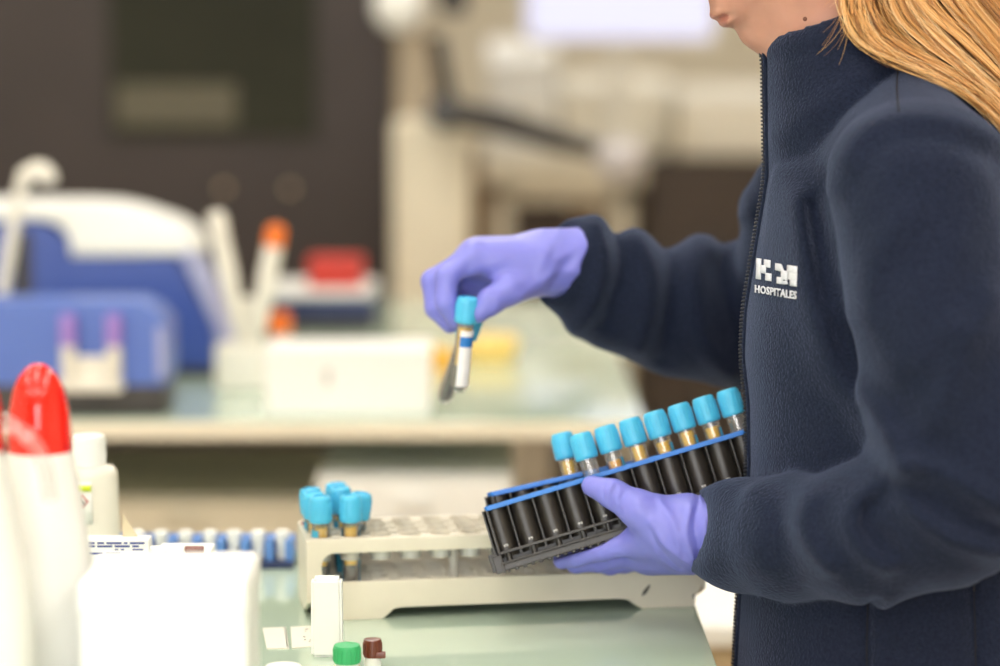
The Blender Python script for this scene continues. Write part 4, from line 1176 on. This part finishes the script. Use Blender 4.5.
# zip: tape and teeth down the front edge
def front_hit(z, y=CY - .004):
    h = JB.ray_cast(Vector((-.2, y, z)), Vector((1, 0, 0)))
    return h[0], h[1]
ztop = P(763, 45, CY).z; zbot = P(731, 800, CY).z
zl = []; z = ztop; cutlo, cuthi = P(0, 512, 1.675).z, P(0, 392, 1.675).z
while z > zbot:
    h, n = front_hit(z)
    if h is not None and h.x > .12: zl.append((h, n))
    z -= .0027
tape = MB(); teeth = MB()
pts = [tuple(h + Vector((-.0003, 0, 0))) for h, n in zl]
sm = []
for i in range(len(pts)):
    w_ = pts[max(0, i - 3):i + 4]; sm.append(Vector([sum(c) / len(w_) for c in zip(*w_)]))
for i, p in enumerate(sm):
    teeth.box((p.x - .0036, CY - .0062, p.z - .0007), (p.x + .0015, CY - .0018, p.z + .0007), .0003, 1)
for sgn in (-1, 1):
    tape.tube([(p.x - .0002, CY - .004 + sgn * .0052, p.z) for p in sm[::4]], .0017, 8)
zp = teeth.build('zipper', m_zip, jacket, base)
tape.build('zipper_tape', m_fleece, zp, base)
# seams: shoulder, and the two pocket seams
def on_jacket(px, py, off=.0003):
    e0 = Vector((0, 0, CAMZ)); h = JB.ray_cast(e0, (P(px, py, 1.5) - e0).normalized())
    return (h[0] + h[1] * off) if h[0] is not None else None
for nm, line in (('shoulder_seam', [(898, 68), (897, 90), (899, 112)]), ('pocket_seam', [(868, 604), (867, 635), (867, 680)]), ('side_seam', [(974, 584), (975, 625), (976, 680)])):
    q = [v for v in (on_jacket(*tuple(p)) for p in smoothline(line, 6)) if v is not None]
    if len(q) > 2: MB().tube(q, .0006, 6).build(nm, m_seam, jacket, base)

# embroidered chest mark: two block letters over a line of small capitals, laid on the fleece along Y
A_, B_, D_ = P(757.0, 258, 1.60), P(798.5, 264.5, 1.60), P(756.0, 291.5, 1.60)
eu, ev = B_ - A_, D_ - A_
def on_chest(u, v, off):
    o = A_ + eu * u + ev * v; e0 = Vector((0, 0, CAMZ))
    h = JB.ray_cast(e0, (o - e0).normalized())
    if h[0] is None: return None
    return h[0] + h[1] * off
emb = MB()
def patch(poly):
    """filled polygon in emblem coordinates, diced finely and laid onto the jacket"""
    b = bmesh.new(); vs = [b.verts.new((x, y, 0)) for x, y in poly]; b.faces.new(vs)
    bmesh.ops.triangulate(b, faces=b.faces[:])
    bmesh.ops.subdivide_edges(b, edges=b.edges[:], cuts=2, use_grid_fill=True)
    tv, ok = [], True
    for v in b.verts:
        q = on_chest(v.co.x, v.co.y, .0007)
        if q is None: ok = False; break
        tv.append(q)
    if ok:
        b.verts.index_update()
        emb.add([tuple(q) for q in tv], [[v.index for v in fc.verts] for fc in b.faces])
    b.free()
Q = lambda x, y: ((x - 190) / 455.0, (y - 92) / 430.0)
R4_ = lambda x0, y0, x1, y1: patch([Q(x0, y0), Q(x1, y0), Q(x1, y1), Q(x0, y1)])
# H
R4_(196, 92, 246, 360); R4_(246, 170, 300, 275); R4_(280, 92, 346, 190); R4_(300, 262, 362, 360)
# M
patch([Q(404, 118), Q(465, 118), Q(500, 200), Q(535, 190), Q(535, 320), Q(470, 300), Q(470, 215), Q(404, 205)])
R4_(425, 290, 490, 375); R4_(535, 118, 640, 210); R4_(545, 205, 640, 300); R4_(570, 295, 640, 375); patch([Q(490, 330), Q(530, 320), Q(545, 360), Q(500, 375)])
# lettering
cu = bpy.data.curves.new('txt', 'FONT'); cu.body = 'HOSPITALES'; cu.size = 1.0; cu.offset = .022; cu.space_character = 1.08; cu.resolution_u = 2
o = bpy.data.objects.new('txt', cu); COL.objects.link(o)
bpy.context.view_layer.update()
tm = o.to_mesh()
xs_ = [v.co.x for v in tm.vertices]; ys_ = [v.co.y for v in tm.vertices]
x0, x1, y0, y1 = min(xs_), max(xs_), min(ys_), max(ys_)
tv = [on_chest((v.co.x - x0) / (x1 - x0), .80 + .24 * (1 - (v.co.y - y0) / (y1 - y0)), .0008) for v in tm.vertices]
emb_t = MB()
if all(q is not None for q in tv):
    emb_t.add([tuple(q) for q in tv], [list(p.vertices) for p in tm.polygons])
o.to_mesh_clear(); bpy.data.objects.remove(o); bpy.data.curves.remove(cu)
ob = emb.build('chest_emblem', m_thread, jacket, base); md = ob.modifiers.new('t', 'SOLIDIFY'); md.thickness = .0006; md.offset = 0
if emb_t.v:
    ob = emb_t.build('chest_lettering', m_thread, jacket, base); md = ob.modifiers.new('t', 'SOLIDIFY'); md.thickness = .0005; md.offset = 0

# ---- gloves
def glove(name, g, f, label=None):
    me = sdf_mesh(name, g, f, m_glove, base, relax=2, keep_largest=True)
    o = link(name, me, person)
    if label: o['label'] = label
    return o
def grid_around(pts, pad, h):
    lo = np.min([V3(p) for p in pts], 0) - pad; hi = np.max([V3(p) for p in pts], 0) + pad
    return Grid(ax(lo[0], hi[0], h), ax(lo[1], hi[1], h), ax(lo[2], hi[2], h))
def hand_sdf(g, wrist, mcps, fingers, thumb, fr, tr_, palm_r, extra=None, cuff=None):
    f = None
    for q, mc in enumerate(mcps):
        a = Vector(wrist) * .82 + Vector(mc) * .18 + (Vector(mc) - sum((Vector(m) for m in mcps), Vector()) / len(mcps)) * .55
        c = capsule(g, a, mc, palm_r * 1.08, palm_r * .92)
        f = c if f is None else smin(f, c, .016)
    f = smin(f, capsule(g, wrist, sum((Vector(m) for m in mcps), Vector()) / len(mcps), palm_r * 1.35, palm_r), .018)
    if extra:
        for a, b, ra, rb, k in extra: f = smin(f, capsule(g, a, b, ra, rb), k)
    fg = None
    for mc, ch, sc in zip(mcps, fingers, fr):
        c = chain(g, [mc] + ch, [sc * r for r in (1.08, 1.0, .92, .80)][:len(ch) + 1], .003)
        fg = c if fg is None else smin(fg, c, .0012)
    th = chain(g, thumb, tr_, .005)
    f = smin(f, fg, .006)
    f = smin(f, th, .007)
    if cuff is not None:
        for a, b, ra, rb, k in cuff: f = smin(f, capsule(g, a, b, ra, rb), k)
    return f

# far (right) hand pinching the tubes
W_ = P(556, 263, 1.846)
mc = [P(474, 257, 1.816), P(474, 256, 1.838), P(482, 259, 1.858), P(494, 265, 1.876)]
fi = [[P(447, 276, 1.806), P(446, 302, 1.802), P(456, 320, 1.806)],
      [P(433, 281, 1.832), P(436, 308, 1.828), P(450, 324, 1.826)],
      [P(437, 287, 1.855), P(443, 312, 1.850), P(458, 322, 1.846)],
      [P(452, 290, 1.874), P(458, 310, 1.868), P(470, 316, 1.862)]]
th = [P(538, 277, 1.828), P(508, 290, 1.808), P(491, 301, 1.800), P(479, 312, 1.798)]
allp = [W_, P(600, 270, 1.85)] + mc + th + [p for c in fi for p in c]
gh = grid_around(allp, .03, .0014)
fh = hand_sdf(gh, W_, mc, fi, th, (.0092, .0092, .0088, .0078), (.0150, .0118, .0100, .0084), .0128,
              extra=[(P(545, 272, 1.832), P(500, 268, 1.822), .0135, .0105, .014), (P(545, 270, 1.86), P(500, 272, 1.866), .0135, .0110, .014), (P(478, 282, 1.862), P(506, 280, 1.872), .0150, .0150, .006)],
              cuff=[(P(545, 262, 1.846), P(592, 264, 1.850), .0255, .0300, .010)])
nC = Vector((.92, -.16, -.36)).normalized(); cC = P(583, 262, 1.822)
cut = (gh.X - cC.x) * nC.x + (gh.Y - cC.y) * nC.y + (gh.Z - cC.z) * nC.z
fh = smax(fh, cut, .004)
fh = smax(fh, -capsule(gh, P(579, 264, 1.846), P(600, 265, 1.850), .0225, .0260), .002)
for ln, am, w in (([(585, 275), (560, 272), (535, 286), (522, 296)], .0016, .0035), ([(575, 250), (556, 262), (545, 285)], .0014, .0035), ([(560, 236), (548, 250), (540, 275)], .0012, .004),
                  ([(570, 262), (555, 280), (548, 295)], -.0012, .003), ([(470, 262), (462, 280), (460, 300)], -.0010, .003), ([(500, 262), (480, 268), (470, 280)], .0010, .004), ([(505, 280), (495, 288), (490, 305)], -.0008, .0025)):
    fh = fold(gh, fh, ln, 1.81, am * .9, w * 1.1, None, 1.85)
glove('glove', gh, fh, 'violet glove pinching two tubes over the bench')

# near (left) hand under the racks with the thumb across the front
W_ = P(704, 535, 1.6850)
mc = [P(640, 541, 1.6990), P(645, 551, 1.7190), P(650, 555, 1.7390), P(656, 556, 1.7525)]
fi = [[P(602, 549, 1.7070), P(576, 556, 1.7170), P(562, 560, 1.7250)],
      [P(600, 560, 1.7330), P(576, 562, 1.7430), P(566, 552, 1.7504)],
      [P(610, 563, 1.7504), P(592, 560, 1.7552), P(586, 552, 1.7580)],
      [P(624, 563, 1.7567), P(610, 564, 1.7601), P(606, 550, 1.7615)]]
th = [P(668, 527, 1.6790), P(640, 510, 1.6800), P(613, 494, 1.6860), P(592, 486, 1.6915)]
allp = [W_, P(730, 520, 1.6830)] + mc + th + [p for c in fi for p in c]
gh = grid_around(allp, .03, .0014)
fh = hand_sdf(gh, W_, mc, fi, th, (.0088, .0090, .0088, .0076), (.0210, .0138, .0102, .0078), .0125,
              extra=[(P(690, 530, 1.6830), P(655, 533, 1.6910), .0225, .0170, .012), (P(690, 545, 1.6980), P(652, 548, 1.7150), .0190, .0130, .014), (P(680, 515, 1.6880), P(652, 513, 1.6850), .0120, .0110, .012)],
              cuff=[(P(690, 533, 1.6860), P(722, 531, 1.6830), .0265, .0270, .008)])
nC = Vector((.97, -.2, .12)).normalized(); cC = P(713, 533, 1.6700)
cut = (gh.X - cC.x) * nC.x + (gh.Y - cC.y) * nC.y + (gh.Z - cC.z) * nC.z
fh = smax(fh, cut, .003)
for M, Lc in ((M1, .225), (M2, .16)):                           # hand closes against the racks
    I = M.inverted()
    q = [I[r][0] * gh.X + I[r][1] * gh.Y + I[r][2] * gh.Z + I[r][3] for r in range(3)]
    bx_ = np.maximum(np.maximum(np.abs(q[0] - Lc / 2) - Lc / 2 - .004, np.abs(q[1] - CD / 2) - CD / 2 - .0009), np.abs(q[2] - .0243) - .0262)
    fh = smax(fh, -bx_, .0015)
for ln, am, w in (([(650, 520), (662, 540), (690, 562), (705, 568)], .0013, .0028), ([(652, 528), (660, 548), (680, 570)], -.0011, .0028), ([(690, 505), (684, 530), (692, 556)], .0012, .003),
                  ([(700, 500), (693, 520), (700, 556)], -.0012, .003), ([(607, 486), (604, 494), (606, 502)], -.0009, .0016), ([(616, 489), (612, 498), (613, 507)], -.0009, .0018),
                  ([(625, 494), (620, 503), (620, 512)], -.0009, .0018), ([(660, 500), (672, 520), (678, 548)], .0009, .003), ([(712, 498), (704, 520), (704, 550)], .0022, .0035)):
    fh = fold(gh, fh, ln, 1.672, am * 1.6, w * .85, None, 1.705)
glove('glove', gh, fh, 'violet glove cradling the black racks with its thumb on top')

# the two tubes in the far hand
def hold(label, cap_top, tip, Yc, Yt, parts, spin):
    a_, b_ = P(*cap_top, Yc), P(*tip, Yt); z = (a_ - b_).normalized()
    x = Vector((0, 1, 0)).cross(z).normalized(); y = z.cross(x)
    R = Matrix((x, y, z)).transposed().to_4x4()
    return blood_tube(label, Tr(a_ - z * .075) @ R, 'blue capped tubes held between the fingers', parts, spin)
hold('blue capped tube with a white label pinched between thumb and index finger', (468, 297), (458, 400), 1.796, 1.800, ('glass', 'cap', 'serum', 'blood', 'label_white', 'label_band'), 1.0)
hold('dark blood filled tube hanging behind the white labelled one in the fingers', (474, 314), (443, 402), 1.818, 1.824, ('glass', 'cap', 'blood_full'), .3)

# ---- trousers and shoes
gt = Grid(ax(.15, .48, .009), ax(1.46, 1.95, .009), ax(.05, .92, .010))
ft_ = ellipsoid(gt, (.32, CY, .84), (.128, .172, .12))
for s in (-1, 1):
    ft_ = smin(ft_, chain(gt, [Vector((.32, CY + .085 * s, .78)), Vector((.30, CY + .09 * s, .44)), Vector((.33, CY + .095 * s, .09))], [.088, .068, .062], .01), .03)
ft_ = smax(ft_, .075 - gt.Z, .004)
link('trousers', sdf_mesh('trousers', gt, ft_, m_trouser, base), person)
for s in (-1, 1):
    gs = Grid(ax(.12, .44, .006), ax(CY + .095 * s - .07, CY + .095 * s + .07, .006), ax(-.02, .14, .006))
    fs_ = smin(capsule(gs, (.36, CY + .095 * s, .045), (.20, CY + .10 * s, .032), .045, .038), capsule(gs, (.34, CY + .095 * s, .05), (.335, CY + .095 * s, .10), .045, .045), .03)
    fs_ = smax(fs_, .0 - gs.Z, .004)
    link('shoe', sdf_mesh('shoe', gs, fs_, m_shoe, base), person)

# ---- hair
def build_hair():
    lows = [(842, -95), (843, -30), (844, 12), (852, 38), (876, 56), (918, 72), (960, 92), (1000, 124), (1050, 190)]
    mid1 = [(868, -110), (868, -40), (870, 0), (880, 26), (905, 48), (946, 72), (985, 100), (1020, 140), (1065, 205)]
    mid2 = [(915, -125), (912, -60), (915, -15), (930, 12), (958, 40), (990, 72), (1020, 104), (1052, 150), (1090, 220)]
    tops = [(985, -120), (985, -70), (992, -30), (1008, -5), (1030, 20), (1055, 50), (1080, 90), (1105, 140), (1130, 220)]
    fam = [smoothline(c, 4) for c in (lows, mid1, mid2, tops)]
    n = len(fam[0])
    verts, faces, shade = [], [], []
    def curve(s, Yb, wob, ph, rise):
        k = min(2, int(s * 3)); t = s * 3 - k
        out = []
        for i in range(n):
            q = fam[k][i] * (1 - t) + fam[k + 1][i] * t
            u = i / (n - 1)
            px = q[0] + wob * math.sin(ph + u * 7.0); py = q[1] + wob * .7 * math.cos(ph * 1.7 + u * 5.5)
            p = P(px, py, Yb + .02 * (1 - u))
            out.append((p, u))
        pts = []
        for p, u in out:
            o = Vector((p.x, 1.3, p.z)); h = JB.ray_cast(o, Vector((0, 1, 0)))
            y = p.y
            if h[0] is not None: y = min(y, h[0].y - .0025 - rise)
            pts.append(Vector((p.x, y, p.z)))
        for _ in range(2):
            pts = [pts[0]] + [Vector((b.x, min(b.y, (a.y + b.y + c.y) / 3), b.z)) for a, b, c in zip(pts, pts[1:], pts[2:])] + [pts[-1]]
        return pts
    def strand(pts, r, sh):
        b = MB(); m = len(pts)
        b.tube(pts, [r * (.55 + .45 * min(1, (m - 1 - i) / (m * .3))) for i in range(m)], 5, caps=False)
        o = len(verts); verts.extend(b.v); faces.extend([tuple(i + o for i in fc) for fc in b.f]); shade.extend([sh] * len(b.v))
    R = random.Random(11)
    # locks: bundles of strands around a guide
    for L in range(52):
        s = min(.999, (L + R.random()) / 52)
        if .34 < s < .46 and R.random() < .8: continue
        if .62 < s < .66: continue
        Yb = 1.628 - .012 * R.random() + .012 * s
        tone = min(1, max(0, R.gauss(.52, .20))); wob = R.uniform(.8, 5.0); ph = R.uniform(0, 6.28)
        for q in range(26):
            ds = R.gauss(0, .011)
            strand(curve(min(.999, max(0, s + ds)), Yb + R.uniform(-.004, .004), wob, ph + R.gauss(0, .15), R.uniform(0, .012)), R.uniform(.00022, .00048), min(1, max(0, tone + R.gauss(0, .13))))
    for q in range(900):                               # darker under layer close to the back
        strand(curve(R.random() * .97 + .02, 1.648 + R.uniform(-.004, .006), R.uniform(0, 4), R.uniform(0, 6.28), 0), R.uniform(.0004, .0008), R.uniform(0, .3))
    for q in range(150):                               # loose flyaways
        strand(curve(R.random() * .8, 1.62 + R.uniform(-.01, .02), R.uniform(4, 12), R.uniform(0, 6.28), R.uniform(0, .02)), R.uniform(.00012, .0002), R.random())
    for q in range(13):                                # wisps over the collar
        x0 = R.uniform(838, 850); y0 = R.uniform(-20, 20); dx = R.uniform(-34, 6); ln = R.uniform(20, 60)
        pts = []
        for i in range(9):
            u = i / 8; p = P(x0 + dx * u * u, y0 + ln * u, 1.62)
            h = JB.ray_cast(Vector((p.x, 1.3, p.z)), Vector((0, 1, 0)))
            pts.append(Vector((p.x, min(p.y, h[0].y - .002) if h[0] is not None else p.y, p.z)))
        strand(pts, .00010, R.random())
    # hair over the scalp, combed back to the nape
    for q in range(700):
        th_ = R.uniform(-1.25, 1.25); s0 = R.uniform(0, 1)
        pts = []
        for i in range(14):
            u = i / 13; a = .35 + u * 2.15
            rb, ru, rs = 94 + 3 * s0, 82 + 3 * s0, 75 + 3 * s0
            pts.append(Hd(94 - rb * math.cos(a) * math.cos(th_ * .55), 86 + ru * math.sin(a) * math.cos(th_ * .8), rs * math.sin(th_) * (.55 + .45 * math.sin(min(a, 1.57)))))
        strand(pts, R.uniform(.0006, .0011), min(1, max(0, R.gauss(.6, .2))))
    me = bpy.data.meshes.new('hair'); me.from_pydata([tuple(Vector(v) - base) for v in verts], [], faces); me.update()
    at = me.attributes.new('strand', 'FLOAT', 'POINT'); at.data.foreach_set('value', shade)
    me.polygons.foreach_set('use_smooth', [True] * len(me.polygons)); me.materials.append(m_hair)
    h = link('hair', me, person); h['label'] = 'long straight blond hair'
    print('HAIR verts', len(verts))
    # scalp cap beneath the strands
    gc = Grid(ax(HO.x - .12, HO.x + .20, .004), ax(CY - .10, CY + .10, .004), ax(HO.z - .02, HO.z + .26, .004))
    R4 = HR.to_4x4()
    fc = ellipsoid(gc, Hd(95, 87, 0), (.094, .074, .082), R4)
    pl = (gc.X - Hd(62, 0).x) * bx.x + (gc.Z - Hd(62, 0).z) * bx.z; pu = (gc.X - Hd(0, 80).x) * ux.x + (gc.Z - Hd(0, 80).z) * ux.z
    fc = smax(fc, np.minimum(-pl, -pu), .01)
    sme = sdf_mesh('scalp_hair', gc, fc, m_hair, base, keep_largest=True)
    at = sme.attributes.new('strand', 'FLOAT', 'POINT'); at.data.foreach_set('value', [.4] * len(sme.vertices))
    link('scalp_hair', sme, h)
build_hair()
# ---------------------------------------------------------------- camera, world, view
cam = bpy.data.cameras.new('camera'); co_ = bpy.data.objects.new('camera', cam); COL.objects.link(co_)
cam.sensor_width = 36; cam.lens = 85; cam.clip_start = .05; cam.clip_end = 50
co_.location = (0, 0, CAMZ); co_.rotation_euler = (PI / 2 - PITCH, 0, 0)
cam.dof.use_dof = True; cam.dof.focus_distance = 1.665; cam.dof.aperture_fstop = 2.5; cam.dof.aperture_blades = 0
SC.camera = co_
w = bpy.data.worlds.new('world'); SC.world = w; w.use_nodes = True
w.node_tree.nodes['Background'].inputs['Color'].default_value = (1.0, .97, .92, 1); w.node_tree.nodes['Background'].inputs['Strength'].default_value = .3
SC.view_settings.view_transform = 'Standard'; SC.view_settings.look = 'None'; SC.view_settings.gamma = 1; SC.view_settings.use_curve_mapping = False
SC.view_settings.exposure = EXPO
SC.cycles.max_bounces = 10; SC.cycles.transparent_max_bounces = 24; SC.cycles.caustics_reflective = False; SC.cycles.caustics_refractive = False
SC.cycles.use_denoising = True
